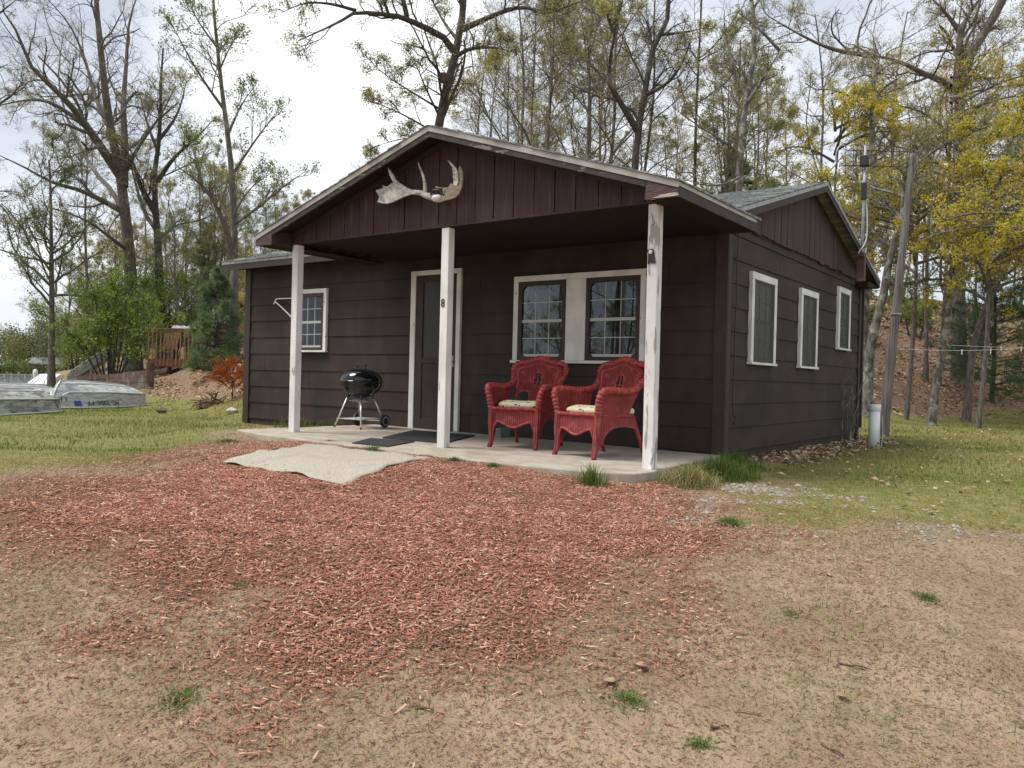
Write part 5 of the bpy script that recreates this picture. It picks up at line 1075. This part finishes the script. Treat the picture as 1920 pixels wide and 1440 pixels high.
# ---- pines
def pine(loc, H, rad, seed, label, group=None, dens=9, nl=.13, m='needle', z0=.12, wd=.006, name='pine_tree'):
    g_ = np.random.default_rng(seed); B = np.array(loc, float); tr = resample([B-np.array([0, 0, .2]), B+np.array([.05, 0, H*.5]), B+np.array([0, .05, H])], 12, .035+H*.012, .012)
    P0 = []; R0 = []; zz = z0*H
    while zz < H*.97:
        f = 1-(zz/H); l = rad*(f**.7)*1.05
        for k in range(g_.integers(4, 7)):
            th = g_.uniform(0, 6.28); ll = l*g_.uniform(.65, 1.1); dv = np.array([math.cos(th), math.sin(th), 0]); s = B+np.array([0, 0, zz+g_.uniform(-.1, .1)])
            P0.append(np.stack([s+dv*ll*t+np.array([0, 0, ll*(.18*t+.12*t*t*(1 if f < .6 else -.4))]) for t in np.linspace(0, 1, 8)])); R0.append(np.linspace(.014+.01*f, .004, 8))
        zz += H*.055*g_.uniform(.8, 1.2)
    P0 = np.stack(P0); R0 = np.stack(R0); P2, R2 = kids(P0, R0, 8, .42, .75, 5, g_, .2, .08, .12, None, .003, .45); P3, R3 = kids(P2, R2, 3, .5, .7, 4, g_, .2, .1, .12, None, .0025, .6)
    lv = [needles(P2, dens*2, nl, wd, g_), needles(P3, dens, nl, wd, g_), needles(P0[:, 4:], dens, nl, wd, g_)]
    return put_tree(name, tuple(B), label, group, [tubes(tr[0][None], tr[1][None], 10), tubes(P0, R0, 5)], [tubes(P2, R2, 3)], lv, 'barkdark', m)
pine(gxy(404, 21.5), 2.75, .85, 61, 'young soft-needled pine in front of the redwood deck', None, 7, .13, 'needlelight', .02, .0055)
pine(gxy(1860, 23.5), 3.7, 2.2, 62, 'dark spreading pine behind the clotheslines at right', None, 7, .15, 'needle', .14)
pine(gxy(1985, 21), 3.8, 1.9, 63, 'dark pine cut off by the right edge, behind the clotheslines', None, 7, .15, 'needle', .15)
pine(gxy(1370, 27), 6.6, 1.5, 64, 'dark green conifer behind the main roof beside the pale-barked tree', None, 8, .15, 'needle', .2)
pine(gxy(1450, 28), 5.0, 1.3, 65, 'smaller dark conifer behind the main roof slope', None, 8, .15, 'needle', .2)
pine(gxy(1925, 30), 11.5, 2.2, 66, 'tall pine rising behind the massive oak at the right edge', None, 8, .18, 'needle', .35)
pine(gxy(1015, 40), 8, 1.6, 67, 'dark conifer deep in the woodland behind the porch roof', None, 6, .18, 'needle', .3)
pine(gxy(385, 36), 5.5, 1.3, 68, 'conifer behind the deck, between the left oaks', None, 6, .18, 'needlelight', .1)
# rusty dead pine bough
g_ = np.random.default_rng(71); B = np.array(gxy(436, 16.2)); P0 = np.stack([np.stack([B+np.array([0, 0, .15])*min(1, t*8)+np.array([math.cos(a)*t*.34, math.sin(a)*t*.34, .20+.22*t+.15*math.sin(a*3)]) for t in np.linspace(0, 1, 8)]) for a in np.linspace(0, 6.28, 13)[:-1]])
P2, R2 = kids(P0, np.full((12, 8), .006), 7, .45, .7, 5, g_, .2, .05, .15, None, .003); st = resample([B-np.array([0, 0, .05]), B+np.array([0, 0, .15]), B+np.array([0, 0, .42])], 8, .014, .008)
put_tree('dead_pine_sapling', tuple(B), 'small dead pine sapling with rusty orange needles beside the left cabin corner', None, [tubes(st[0][None], st[1][None], 6)], [tubes(P0, np.full((12, 8), .005), 4), tubes(P2, R2, 3)], [needles(P2, 30, .11, .006, g_), needles(P0, 26, .11, .006, g_)], 'barkdark', 'deadneedle')

# ---- bright green multi-stemmed shrub
def shrub(px, d, H, W, seed, label, stems=11, leafm='leafbright', per=6, lsize=.09, r=.04, k2=7, k3=5, k4=4):
    g_ = np.random.default_rng(seed); B = np.array(gxy(px, d)); lim = []
    for i in range(stems):
        th = g_.uniform(0, 6.28); sp = W*g_.uniform(.25, 1.0); dv = np.array([math.cos(th), math.sin(th), 0]); h = H*g_.uniform(.7, 1.05)*(1-.25*sp/W); o = dv*.18
        lim.append(resample([B+o-np.array([0, 0, .1]), B+o*1.5+dv*sp*.2+np.array([0, 0, h*.4]), B+dv*sp*.6+np.array([0, 0, h*.8]), B+dv*sp+np.array([0, 0, h])], 12, r, r*.25))
    th_, tn, lv = grow(lim, g_, k2=k2, k3=k3, k4=k4, per=per, lsize=lsize, r2=.4, up=.1, ang=.85, tmin=.28, flat=.6, ls=.07)
    return put_tree('shrub', tuple(B), label, None, th_[:1], th_[1:]+tn, lv, 'barkdark', leafm, cat='shrub')
shrub(208, 29.5, 4.2, 3.0, 81, 'large bright green shrub with many dark stems above the timber retaining wall', 14, per=5)
shrub(150, 36, 3.2, 2.0, 82, 'green shrub behind the metal ramp, left of the many-stemmed shrub', 9, 'leafgreen')
shrub(318, 33.5, 4.6, 1.7, 83, 'bright leafy bush rising behind the left end of the deck', 9, per=5)
shrub(500, 24, 2.0, 1.4, 84, 'yellow-green bush half hidden behind the left end of the cabin', 8, 'leafpale')
for i, (px, d, h) in enumerate(((1600, 27, 1.6), (1715, 30, 1.5), (1690, 33, 2.2))):
    shrub(px, d, h, 1.2, 90+i, ['low green undergrowth bush on the leafy slope just right of the cabin', 'small green bush on the leafy slope right of the leaning pole', 'taller green bush high on the slope behind the leaning pole'][i], 6, 'leafgreen', per=4, lsize=.08)

# ---- far shore
V = []; F = []; o = 0; g_ = np.random.default_rng(99)
for i in range(120):
    px = g_.uniform(-420, 620); d = g_.uniform(259, 330); x, y, z = gxy(px, d); H = g_.uniform(11, 19) if px < 40 else g_.uniform(12, 22); rw = H*g_.uniform(.24, .36)
    n = 1100; u = norm(g_.normal(size=(n, 3)))*(g_.uniform(0, 1, (n, 1))**.4); c = np.array([x, y, z+H*.48])+u*np.array([rw, rw, H*.5])
    a = norm(g_.normal(size=(n, 3))); b = norm(np.cross(a, g_.normal(size=(n, 3)))); s = g_.uniform(.14, .42, (n, 1))
    V.append(np.stack([c-a*s, c-b*s*.7, c+a*s, c+b*s*.7], 1).reshape(-1, 3)); F.append(np.arange(n*4).reshape(n, 4)+o); o += n*4
for i in range(260):
    px = g_.uniform(-420, 640); d = g_.uniform(256, 264); x, y, z = gxy(px, d); H = g_.uniform(2.5, 6); n = 160; u = norm(g_.normal(size=(n, 3)))*(g_.uniform(0, 1, (n, 1))**.4); c = np.array([x, y, H*.35-1.0])+u*np.array([H*.5, H*.5, H*.5])
    a = norm(g_.normal(size=(n, 3))); b = norm(np.cross(a, g_.normal(size=(n, 3)))); q = g_.uniform(.14, .42, (n, 1))
    V.append(np.stack([c-a*q, c-b*q*.7, c+a*q, c+b*q*.7], 1).reshape(-1, 3)); F.append(np.arange(n*4).reshape(n, 4)+o); o += n*4
far = rawmesh('far_wood', np.concatenate(V), np.concatenate(F), 'farleaf'); tag(far, 'spring-green wooded shore across the lake at the far left', kind='stuff')

# ------------------------------------------------------------------ overturned aluminium rowing boats
def make_boat(name, L, Wd, Dp, label, m='alu', text=False, bow_z=1.0, flip=False):
    root = tag(empty(name), label, 'boat', 'overturned aluminium boats'); ts = np.concatenate([np.linspace(0, .16, 14)**1.0, np.linspace(.2, 1, 18)]); rows = []
    wg = lambda t: Wd/2*(1-(1-min(1, t/.52))**2.2)**.9*(1-.16*max(0, t-.6)/.4)+.012
    dp = lambda t: Dp*(min(1, (t+.004)/.10)**.45)*(1-.16*max(0, t-.35)/.65)
    def sec(t):
        w, D_ = wg(t), dp(t); c = .86 if t > .3 else .60+.26*(t/.3)
        return [(-w, .02), (-w*(.4+.6*c)-.01, .26*D_+.02), (-w*c, .60*D_), (-w*c*.45, .90*D_), (0, D_), (w*c*.45, .90*D_), (w*c, .60*D_), (w*(.4+.6*c)+.01, .26*D_+.02), (w, .02)]
    b = MB()
    for t in ts: b.v += [(t*L, y, z) for y, z in sec(t)]
    for i in range(len(ts)-1):
        for k in range(8): b.f.append((i*9+k, i*9+k+1, (i+1)*9+k+1, (i+1)*9+k))
    n = len(ts)-1; b.f.append(tuple(n*9+k for k in range(9))); b.mi = [0]*len(b.f)
    h = b.build('hull', m, root, smooth=True); md = h.modifiers.new('b', 'BEVEL'); md.width = .02; md.segments = 3; md.angle_limit = R(25); md.limit_method = 'ANGLE'; md = h.modifiers.new('e', 'EDGE_SPLIT'); md.split_angle = R(28)
    b = MB()
    for sg in (0, 8): b.tube([(t*L, sec(t)[sg][0], .025) for t in ts], .020, 8)
    b.build('gunwale', 'alurim', root, smooth=True)
    b = MB()
    for sg in (2, 6): b.tube([(t*L, sec(t)[sg][0]*1.01, sec(t)[sg][1]) for t in ts[4:]], .016, 8)
    for sg in (3, 5): b.tube([(t*L, sec(t)[sg][0], sec(t)[sg][1]+.004) for t in ts[8:]], .010, 6)
    b.build('spray_rail', 'alurim', root, smooth=True)
    b = MB(); b.tube([(-.004, 0, .0)]+[(t*L-.004*(t < .03), 0, sec(t)[4][1]+.006) for t in ts], .016, 8); b.build('keel_strip', 'alurim', root, smooth=True)
    b = MB(); b.box(L-.012, L+.022, -wg(1)*.9, wg(1)*.9, .03, dp(1)*.62); b.build('transom', m, root, bevel=.01)
    if text:
        sg = text; sd = 8 if sg > 0 else 0
        def onhull(xx, zz):
            t = xx/L; S = sec(t); i0, i1 = (8, 7) if sg > 0 else (0, 1); f_ = (zz-S[i0][1])/max(1e-6, S[i1][1]-S[i0][1]); return (xx, S[i0][0]+(S[i1][0]-S[i0][0])*f_+sg*.007, zz)
        def lettering(body, xc, zc, size, mm, nm):
            o = textmesh(nm, body, size, .002, mm, root, Matrix.Identity(4))
            for v in o.data.vertices: v.co = Vector(onhull(xc-v.co.x*1.15, zc-v.co.y))   # reads upside down: the hull is turned over
        lettering('MC-2006-FF', L*.335, .125, .135, 'ink', 'registration_number'); lettering('11', L*.055, .20, .12, 'ink', 'registration_mark')
        b = MB(); q = [onhull(L*.128+a, .11+c) for a, c in ((-.055, -.045), (.055, -.045), (.055, .055), (-.055, .055))]; b.prism(q, (0, sg*.004, 0)); b.build('sticker', 'blue', root)
    return root
def lay(o, p0, p1, roll=0):
    d = np.array(p1)-np.array(p0); o.location = Vector([float(c) for c in p0]); o.rotation_euler = (roll, -math.atan2(d[2], math.hypot(d[0], d[1])), math.atan2(d[1], d[0]))
bow = np.array(gxy(99, 16.4)); stern = np.array(gxy(232, 19.0)); dl = float(np.linalg.norm(stern-bow))
# camera-facing side: sign of local y toward the camera
dxy = (stern-bow)[:2]/np.linalg.norm((stern-bow)[:2]); ny_ = np.array([-dxy[1], dxy[0]]); sg = 1 if ny_ @ (CAM[:2]-bow[:2]) > 0 else -1
boA = make_boat('rowing_boat', dl, 1.35, .56, 'overturned grey aluminium boat with black registration numbers on its hull', 'alu', sg); lay(boA, bow, stern)
boB = make_boat('rowing_boat', 4.2, 1.4, .50, 'overturned stained aluminium boat nearest the camera, cut off by the left edge', 'aludirty')
e1 = np.array(gxy(62, 15.3)); e0 = np.array(gxy(-170, 12.6)); e0 = e1+(e0-e1)/np.linalg.norm(e0-e1)*4.2; e0[2] = zg(e0[0], e0[1]); lay(boB, e0, e1)
boC = make_boat('rowing_boat', 4.4, 1.45, .46, 'overturned grey aluminium boat lying behind the two nearer boats at the left edge', 'alu')
e1 = np.array(gxy(82, 18.2)); e0 = np.array(gxy(-140, 15.8)); e0 = e1+(e0-e1)/np.linalg.norm(e0-e1)*4.4; e0[2] = zg(e0[0], e0[1])+.05; e1[2] += .05; lay(boC, e0, e1)

# ------------------------------------------------------------------ far left: wall, ramp, dock, deck, neighbour's cabin
w0 = np.array(gxy(138, 30.5)); w1 = np.array(gxy(277, 25.0)); tz = [.46, .70]
RW = tag(empty('retaining_wall', tuple(w0)), 'low retaining wall of dark stacked timbers below the bright shrub', 'wall'); dv = (w1-w0)[:2]; ln = np.linalg.norm(dv); dv /= ln; nv = np.array([-dv[1], dv[0]])
b = MB()
for k in range(4):
    for s0, s1 in ((0, .52), (.523, 1)):
        pt = lambda s, n_, h: (dv[0]*ln*s+nv[0]*n_, dv[1]*ln*s+nv[1]*n_, tz[0]+(tz[1]-tz[0])*s-w0[2]-.16*(3-k)-.165+h); n0 = rnd.uniform(-.01, .01)
        b.hexa([pt(s0, n0, 0), pt(s1, n0, 0), pt(s1, n0+.14, 0), pt(s0, n0+.14, 0)], [pt(s0, n0, .155), pt(s1, n0, .155), pt(s1, n0+.14, .155), pt(s0, n0+.14, .155)])
b.build('timbers', 'timber', RW)
q = np.array(gxy(281, 24.6)); b = MB(); b.tube([(0, 0, -.2), (0, 0, .75)], .12, 10); tag(b.build('wooden_post', 'timber', org=None), 'stout dark wooden post at the right end of the retaining wall', 'post').location = Vector(q)
# sloping metal ramp
RA = tag(empty('metal_ramp', tuple(at(126, 703, 31))), 'sloping grey metal ramp with a rail, left of the bright green shrub', 'ramp'); o0 = at(126, 703, 31); e_ = at(200, 655, 31.5)-o0; s_ = _f*.5
b = MB(); b.prism([np.zeros(3), e_, e_+np.array([0, 0, -.30]), np.array([.0, 0, -.30])], s_*.08); b.prism([s_, s_+e_, s_+e_+np.array([0, 0, -.30]), s_+np.array([0, 0, -.30])], s_*.08); b.build('side_rail', 'steel', RA)
b = MB(); b.prism([np.array([0, 0, -.2]), e_+np.array([0, 0, -.2]), e_+s_+np.array([0, 0, -.2]), s_+np.array([0, 0, -.2])], (0, 0, .03)); b.build('tread', 'steel', RA)
b = MB(); [b.tube([e_*t+np.array([0, 0, -.3]), e_*t+np.array([0, 0, -.3-.75-1.0*t])], .03, 6) for t in (.22, .6, .95)]; b.tube([e_*.02+np.array([0, 0, .05]), e_*.99+np.array([0, 0, .06])], .02, 6); b.build('support', 'steel', RA)
# white dock sheet and white mooring post
c0 = at(62, 719, 36); b = MB(); p0, p1, p2, p3 = at(48, 722, 34), at(88, 722, 34), at(114, 703, 40), at(75, 703, 40); b.prism([p0, p1, p2, p3], (0, 0, .05)); b.prism([p1, p2, p2+np.array([0, 0, -.3]), p1+np.array([0, 0, -.3])], _r*.03)
tag(b.build('boat_lift_cover', 'whitesheet', org=tuple(c0)), 'flat white cover by the lake beyond the overturned boats', 'cover')
q = at(66, 714, 44); b = MB(); b.lathe([(.0, -.8), (.10, -.8), (.11, .30), (.13, .42), (.11, .55), (.04, .62), (0, .62)], n=12); tag(b.build('mooring_post', 'whitesheet', smooth=True), 'white bollard standing by the lake next to the white cover', 'bollard').location = Vector(q)
# dock across the water
DK = tag(empty('dock', tuple(at(60, 702, 150))), 'long low dock on grey posts across the lake at far left', 'dock'); o0 = at(60, 702, 150); b = MB(); l_ = at(-120, 700, 150)-o0; r_ = at(150, 705.5, 150)-o0
b.prism([l_, r_, r_+_f*1.5, l_+_f*1.5], (0, 0, .18)); b.build('deck_boards', 'concrete', DK); b = MB(); b2 = MB()
for i in range(22): q = l_+(r_-l_)*i/21; b.box(q[0]-.06, q[0]+.06, q[1]-.06, q[1]+.06, q[2]-1.6, q[2]+.25+.25*(i % 4 == 0)); 
b.build('pickets', 'muntin', DK)
def shed(px, py, d, w, h, m, mr, label, name='lake_house'):
    q = at(px, py, d); H_ = tag(empty(name, tuple(q), YAW*-1+.3), label, 'house'); b = MB(); b.box(-w/2, w/2, -w*.35, w*.35, 0, h); b.prism([(-w/2, -w*.35, h), (-w/2, w*.35, h), (-w/2, 0, h*1.5)], (w, 0, 0)); b.build('wall', m, H_)
    b = MB()
    for s in (1, -1): b.prism([(-w*.55, 0, h*1.5+.1), (-w*.55, s*w*.42, h*.9+.1), (-w*.55, s*w*.42, h*.9+.25), (-w*.55, 0, h*1.5+.3)], (w*1.1, 0, 0))
    b.build('roof', mr, H_); b = MB(); 
    for i in (-1, 0, 1): b.box(i*w*.3-w*.07, i*w*.3+w*.07, -w*.36, -w*.352, h*.3, h*.75)
    b.build('window', 'blackplastic', H_); return H_
shed(92, 701, 262, 9, 3.2, 'block', 'shingle', 'small grey lake house on the far shore behind the slim tree')
# bare brush by the water's edge
b = MB(); vr = random.Random(3); B0 = np.array(gxy(72, 19.5))
for k in range(16):
    p = B0+np.array(_r)*vr.uniform(-1.6, .6)+np.array([0, 0, .05]); P = [p]; d = np.array([vr.uniform(-.5, .5), vr.uniform(-.5, .5), 1.])
    for i in range(6): d = d+np.array([vr.uniform(-.5, .5), vr.uniform(-.5, .5), vr.uniform(-.3, .2)]); P.append(P[-1]+d/np.linalg.norm(d)*vr.uniform(.08, .17))
    b.tube(P, np.linspace(.012, .004, 7), 5)
tag(b.build('bare_brush', 'barkdark', org=tuple(B0)), 'leafless dark brush behind the overturned boats at the lake edge', 'brush')
# deck and the neighbour's cabin
dq = at(276, 672, 28.5); DE = tag(empty('deck', tuple(dq)), 'redwood deck with slatted railing behind the young pine', 'deck'); dx = np.array(_r); dy = np.array([_f[0], _f[1], 0])
def loc(a, c, z): return dx*a+dy*c+np.array([0, 0, z])
def dbox(b, a0, a1, c0, c1, z0, z1): b.hexa([loc(a0, c0, z0), loc(a1, c0, z0), loc(a1, c1, z0), loc(a0, c1, z0)], [loc(a0, c0, z1), loc(a1, c0, z1), loc(a1, c1, z1), loc(a0, c1, z1)])
WDK = 2.3; b = MB(); dbox(b, 0, WDK, 0, .04, -.26, -.03); dbox(b, 0, .04, .041, 2.2, -.26, -.03); b.build('rim_joist', 'deckwood', DE)
b = MB(); [dbox(b, -.02, WDK+.02, .0+i*.145, .135+i*.145, -.029, .0) for i in range(15)]; b.build('deck_boards', 'deckwood', DE)
for a in (0.04, 1.1, 2.2): b = MB(); dbox(b, a, a+.09, .045, .135, -1.4, -.262); b.build('deck_post', 'timber', DE)
RL = MB(); dbox(RL, -.05, WDK+.05, -.06, .09, 1.02, 1.06); dbox(RL, 0, WDK, -.001, .03, .93, 1.0); dbox(RL, -.05, .09, .1, 2.2, 1.02, 1.06); RL = RL.build('railing', 'railwood', DE)
for i in range(17): b = MB(); dbox(b, .03+i*.137, .065+i*.137, -.04, -.003, -.22, .93); b.build('baluster', 'railwood', RL)
LC = tag(empty('lawn_chair', tuple(dq+loc(.45, .5, 0))), 'wooden slatted chair on the redwood deck behind its railing', 'chair'); b = MB()
for i in range(5): b.prism([loc(-.22+i*.11, .1, .36), loc(-.13+i*.11, .1, .36), loc(-.13+i*.11, .35, .95), loc(-.22+i*.11, .35, .95)], dy*.02)
b.build('backrest', 'tan', LC); b = MB(); [dbox(b, -.25, .28, -.35+i*.1, -.27+i*.1, .34, .36) for i in range(5)]; b.build('seat', 'tan', LC)
for a in (-.26, .25):
    for c in (-.33, .12): b = MB(); dbox(b, a, a+.05, c, c+.05, 0, .55); b.build('leg', 'tan', LC)
b = MB(); P = [loc(.85, -.04, 1.062), loc(1.95, -.04, 1.062), loc(1.95, .12, 1.062), loc(.85, .12, 1.062)]; 
for i in range(9): a = .85+i*.12; b.hexa([loc(a, -.07, 1.062), loc(a+.125, -.07, 1.062), loc(a+.125, .13, 1.062), loc(a, .13, 1.062)], [loc(a+.01, -.05, 1.10+.06*math.sin(i*1.7)**2), loc(a+.11, -.05, 1.11+.06*math.sin(i*1.7+1)**2), loc(a+.11, .1, 1.12+.05*math.sin(i)**2), loc(a+.01, .1, 1.12+.05*math.cos(i)**2)])
tag(b.build('folded_tarp', 'whitesheet').__class__ and bpy.data.objects['folded_tarp'], 'crumpled pale tarp lying on the deck railing', 'tarp').location = Vector(dq)
NC = tag(empty('neighbour_cabin', tuple(dq+loc(.2, 2.3, -.9))), 'tan and maroon clapboard neighbour cabin glimpsed behind the deck and the left cabin corner', 'cabin')
b = MB(); dbox(b, .2, 2.6, 0, .2, 0, 2.25); b.build('wall', 'maroon', NC)
cq = at(449, 640, 24.5)-(dq+loc(.2, 2.3, -.9)); b = MB(); zb = -.6
for k in range(11): z0 = zb+k*.185; b.prism([cq*np.array([1, 1, 0])+np.array([0, 0, z0+.9])-dy*.02, cq*np.array([1, 1, 0])+dx*2.2+np.array([0, 0, z0+.9])-dy*.02, cq*np.array([1, 1, 0])+dx*2.2+np.array([0, 0, z0+1.078]), cq*np.array([1, 1, 0])+np.array([0, 0, z0+1.078])], dy*1.5)
b.build('wall', 'tan', NC, label if False else None)
b = MB(); z1 = zb+.9+11*.185; p = cq*np.array([1, 1, 0]); b.prism([p-dx*.35-dy*.3+np.array([0, 0, z1]), p+dx*2.4-dy*.3+np.array([0, 0, z1]), p+dx*2.4+dy*2+np.array([0, 0, z1+.5]), p-dx*.35+dy*2+np.array([0, 0, z1+.5])], (0, 0, .12)); b.build('roof', 'barkdark', NC)

# ------------------------------------------------------------------ root wad and rocks by the left bank
B0 = np.array(gxy(400, 16.6)); ST = tag(empty('root_wad', tuple(B0)), 'gnarled dead tree roots and bark heap on the leafy bank left of the cabin', 'stump'); vr = random.Random(8); b = MB()
for k in range(34):
    P = [np.array([vr.uniform(-.35, .4), vr.uniform(-.15, .15), vr.uniform(.0, .12)])]; d = np.array([vr.uniform(-1, 1), vr.uniform(-.8, .8), vr.uniform(.0, .9)])
    for i in range(6): d = d+np.array([vr.uniform(-.6, .6), vr.uniform(-.5, .5), vr.uniform(-.5, .3)]); P.append(P[-1]+d/np.linalg.norm(d)*vr.uniform(.06, .12))
    b.tube(P, np.linspace(vr.uniform(.018, .045), .006, 7), 7)
b.tube([(.05, 0, .1), (.1, 0, .3), (.14, .02, .42), (.22, .02, .44)], [.03, .026, .022, .016], 7); b.build('roots', 'root', ST, smooth=True)
b = MB(); b.lathe([(0, -.1), (.34, -.05), (.30, .04), (.2, .11), (.08, .15), (0, .155)], n=16); o = b.build('earth_clod', 'litter', ST); 
for v in o.data.vertices: v.co *= 1+.18*math.sin(v.co.x*17+v.co.y*23+v.co.z*19)
ST.scale = (.85, .85, .62)
def rock(px, d, r, label, m='rock'):
    bm = bmesh.new(); bmesh.ops.create_icosphere(bm, subdivisions=3, radius=r)
    for v in bm.verts: v.co *= 1+.22*math.sin(v.co.x*11/r*.3+px)+.15*math.sin(v.co.y*9/r*.35+2*px)+.1*math.sin(v.co.z*13/r*.4); v.co.z *= .75
    me = bpy.data.meshes.new('rock'); bm.to_mesh(me); bm.free(); me.materials.append(MT[m]); o = bpy.data.objects.new('rock', me); q = gxy(px, d); o.location = Vector((q[0], q[1], q[2]+r*.4)); link(o); return tag(o, label, 'rock')
rock(437, 14.6, .09, 'pale rock in the grass just left of the cabin corner'); rock(305, 15.6, .09, 'brown lump of bark lying in the left lawn below the bank', 'root')

# ------------------------------------------------------------------ grass tufts and weeds one can point at
def tuft(name, x, y, n, h, sp, mats, probs, label, cat='grass tuft', w=.003, lean=.45, group=None, soft=0):
    g_ = np.random.default_rng(int(abs(x*1000+y*777))); r = sp*np.sqrt(g_.uniform(0, 1, n)); a = g_.uniform(0, 6.28, n)
    if not soft: r = np.minimum(sp*np.abs(g_.normal(0, .55, n)), sp*g_.uniform(.8, 1, n)); h = h*1.1
    if soft: r = sp*np.abs(g_.normal(0, .26, n))*(1+.25*np.sin(a*2+x*9)+.25*np.sin(a*5+y*7)); r = np.minimum(r, sp*.9*g_.uniform(.75, 1, n))
    xs = r*np.cos(a); ys = r*np.sin(a); z0 = zg(x, y)
    zs = gz(x+xs, y+ys)-z0; root = tag(blades.__globals__['rawblades'](name, xs, ys, g_.uniform(.25, 1.1, n)**1.3*h*(1.05-.35*np.clip(r/sp, 0, 1.4)), g_.uniform(.7, 1.3, n)*w, mats, g_.choice(len(mats), n, p=probs), lean, zs), label, cat, group); root.location = Vector((x, y, z0)); return root
def rawblades(name, x, y, h, w, mats, mi, lean, z):
    global rng
    o = blades(name, x, y, h, w, mats, mi, lean, z=z, kind=None); return o
tuft('grass_tuft', -.03, -2.56, 420, .17, .15, ['grassD', 'grassA'], [.6, .4], 'upright green grass tuft growing at the slab edge below the right red chair', lean=.4)
tuft('grass_clump', .50, -1.95, 1500, .18, .26, ['grassB', 'grassA', 'straw'], [.4, .2, .4], 'dry yellow grass clump at the outer front corner of the porch slab', lean=.8)
tuft('grass_clump', .50, -1.30, 2400, .20, .36, ['grassD', 'grassA', 'grassB'], [.55, .33, .12], 'lush dark green grass clump beside the right end of the porch slab', lean=.6)
tuft('grass_clump', .32, -.50, 1700, .18, .30, ['grassD', 'grassA'], [.7, .3], 'dark green grass clump against the front right corner of the cabin', lean=.6)
tuft('grass_clump', -5.15, -1.2, 600, .16, .30, ['grassD', 'grassA'], [.6, .4], 'green grass clump beside the left porch post', lean=.5)
tuft('grass_clump', -5.5, -.25, 500, .18, .30, ['grassD', 'grassA'], [.6, .4], 'green grass clump against the wall under the small curtained window', lean=.5)
WEEDS = [(-.27, -3.30, .17, 'flat green weed patch in the red chips below the left red chair'), (.485, -3.32, .07, 'small green weed in the chips near the gravel edge'), (.43, -3.07, .07, 'low weed just behind another in the chips, below the right post'), (1.23, -2.94, .12, 'dark blue-green weed patch at the lawn edge right of the chips'), (.35, -6.26, .11, 'low green weed patch in the bare sand at lower left'), (2.03, -5.30, .06, 'green weed tuft in the sand near the bottom right of centre'), (-.375, -5.47, .05, 'little green weed among the chips in the lower left'), (-4.2, -2.1, .22, 'green weeds along the left back edge of the pale mat'), (-4.35, -2.75, .15, 'second weed patch left of the pale mat'), (-3.3, -2.28, .16, 'weeds in the gap between pale mat and porch slab'), (-2.5, -2.43, .18, 'weeds at the middle of the gap between pale mat and slab'), (-1.35, -2.62, .12, 'weed patch at the slab edge right of the pale mat'), (-.95, -2.6, .08, 'small weed at the slab edge below the left red chair'), (-1.45, -4.02, .06, 'small weed at the front edge of the pale mat'), (1.70, -5.21, .10, 'thin grass patch in the sand below the chips'), (1.95, -4.0, .05, 'tiny green weed in the sand right of centre'), (2.45, -3.4, .09, 'faint weed patch at the right in the sandy lawn')]
for x, y, r, lb in WEEDS:
    r *= 1.3; sandy = y < -3.9; r *= 1.35 if sandy else 1; n = int((3600 if sandy else 5200)*r)+130; tuft('weed', x, y, n, .020+.03*r+(.03 if -2.95 < y < -2 else 0), r*1.15, ['weed', 'grassA', 'grassB'], [.4, .3, .3] if sandy else [.65, .27, .08], lb, 'weed', .0026, 1.3, None, 1)
# a few larger twigs and curled leaves on the sand
for x, y, l, a, lb in ((2.42, -5.05, .10, -.5, 'short thick twig on the sand at lower right'), (2.05, -5.16, .07, .8, 'thin dark twig on the sand near the bottom'), (2.32, -4.35, .12, .1, 'slender grey twig on the right sand'), (1.12, -5.75, .09, .2, 'brown twig at the bottom centre of the sand')):
    b = MB(); zt = zg(x, y)+.008; P = [np.array([math.cos(a)*t*l, math.sin(a)*t*l, .004*math.sin(t*7)]) for t in np.linspace(-.5, .5, 6)]; b.tube(P, np.linspace(.006, .003, 6), 6); tag(b.build('twig', 'litter', smooth=True), lb, 'twig').location = Vector((x, y, zt))
for x, y, s, lb in ((1.62, -4.95, .045, 'curled brown leaf on the sand below the chips, upper of two'), (1.58, -5.15, .04, 'curled dark leaf on the sand below the chips, lower of two'), (2.35, -4.65, .035, 'curled brown leaf alone on the right sand')):
    b = MB(); n = 8
    for i in range(n+1):
        t = i/n; w_ = s*.5*math.sin(math.pi*min(1, t*1.05))**.7+.002
        for c in (-1, 0, 1): b.v.append((s*(t-.5)*2, c*w_, .006+.4*s*(t-.5)**2*3+(.35*w_ if c else 0)))
    for i in range(n):
        for c in (0, 1): k = i*3+c; b.f.append((k, k+1, k+4, k+3))
    b.mi = [0]*len(b.f); o = tag(b.build('fallen_leaf', 'fallen', smooth=True), lb, 'leaf'); md = o.modifiers.new('t', 'SOLIDIFY'); md.thickness = .001; o.location = Vector((x, y, zg(x, y)+.004)); o.rotation_euler = (.1, .1, x*9)
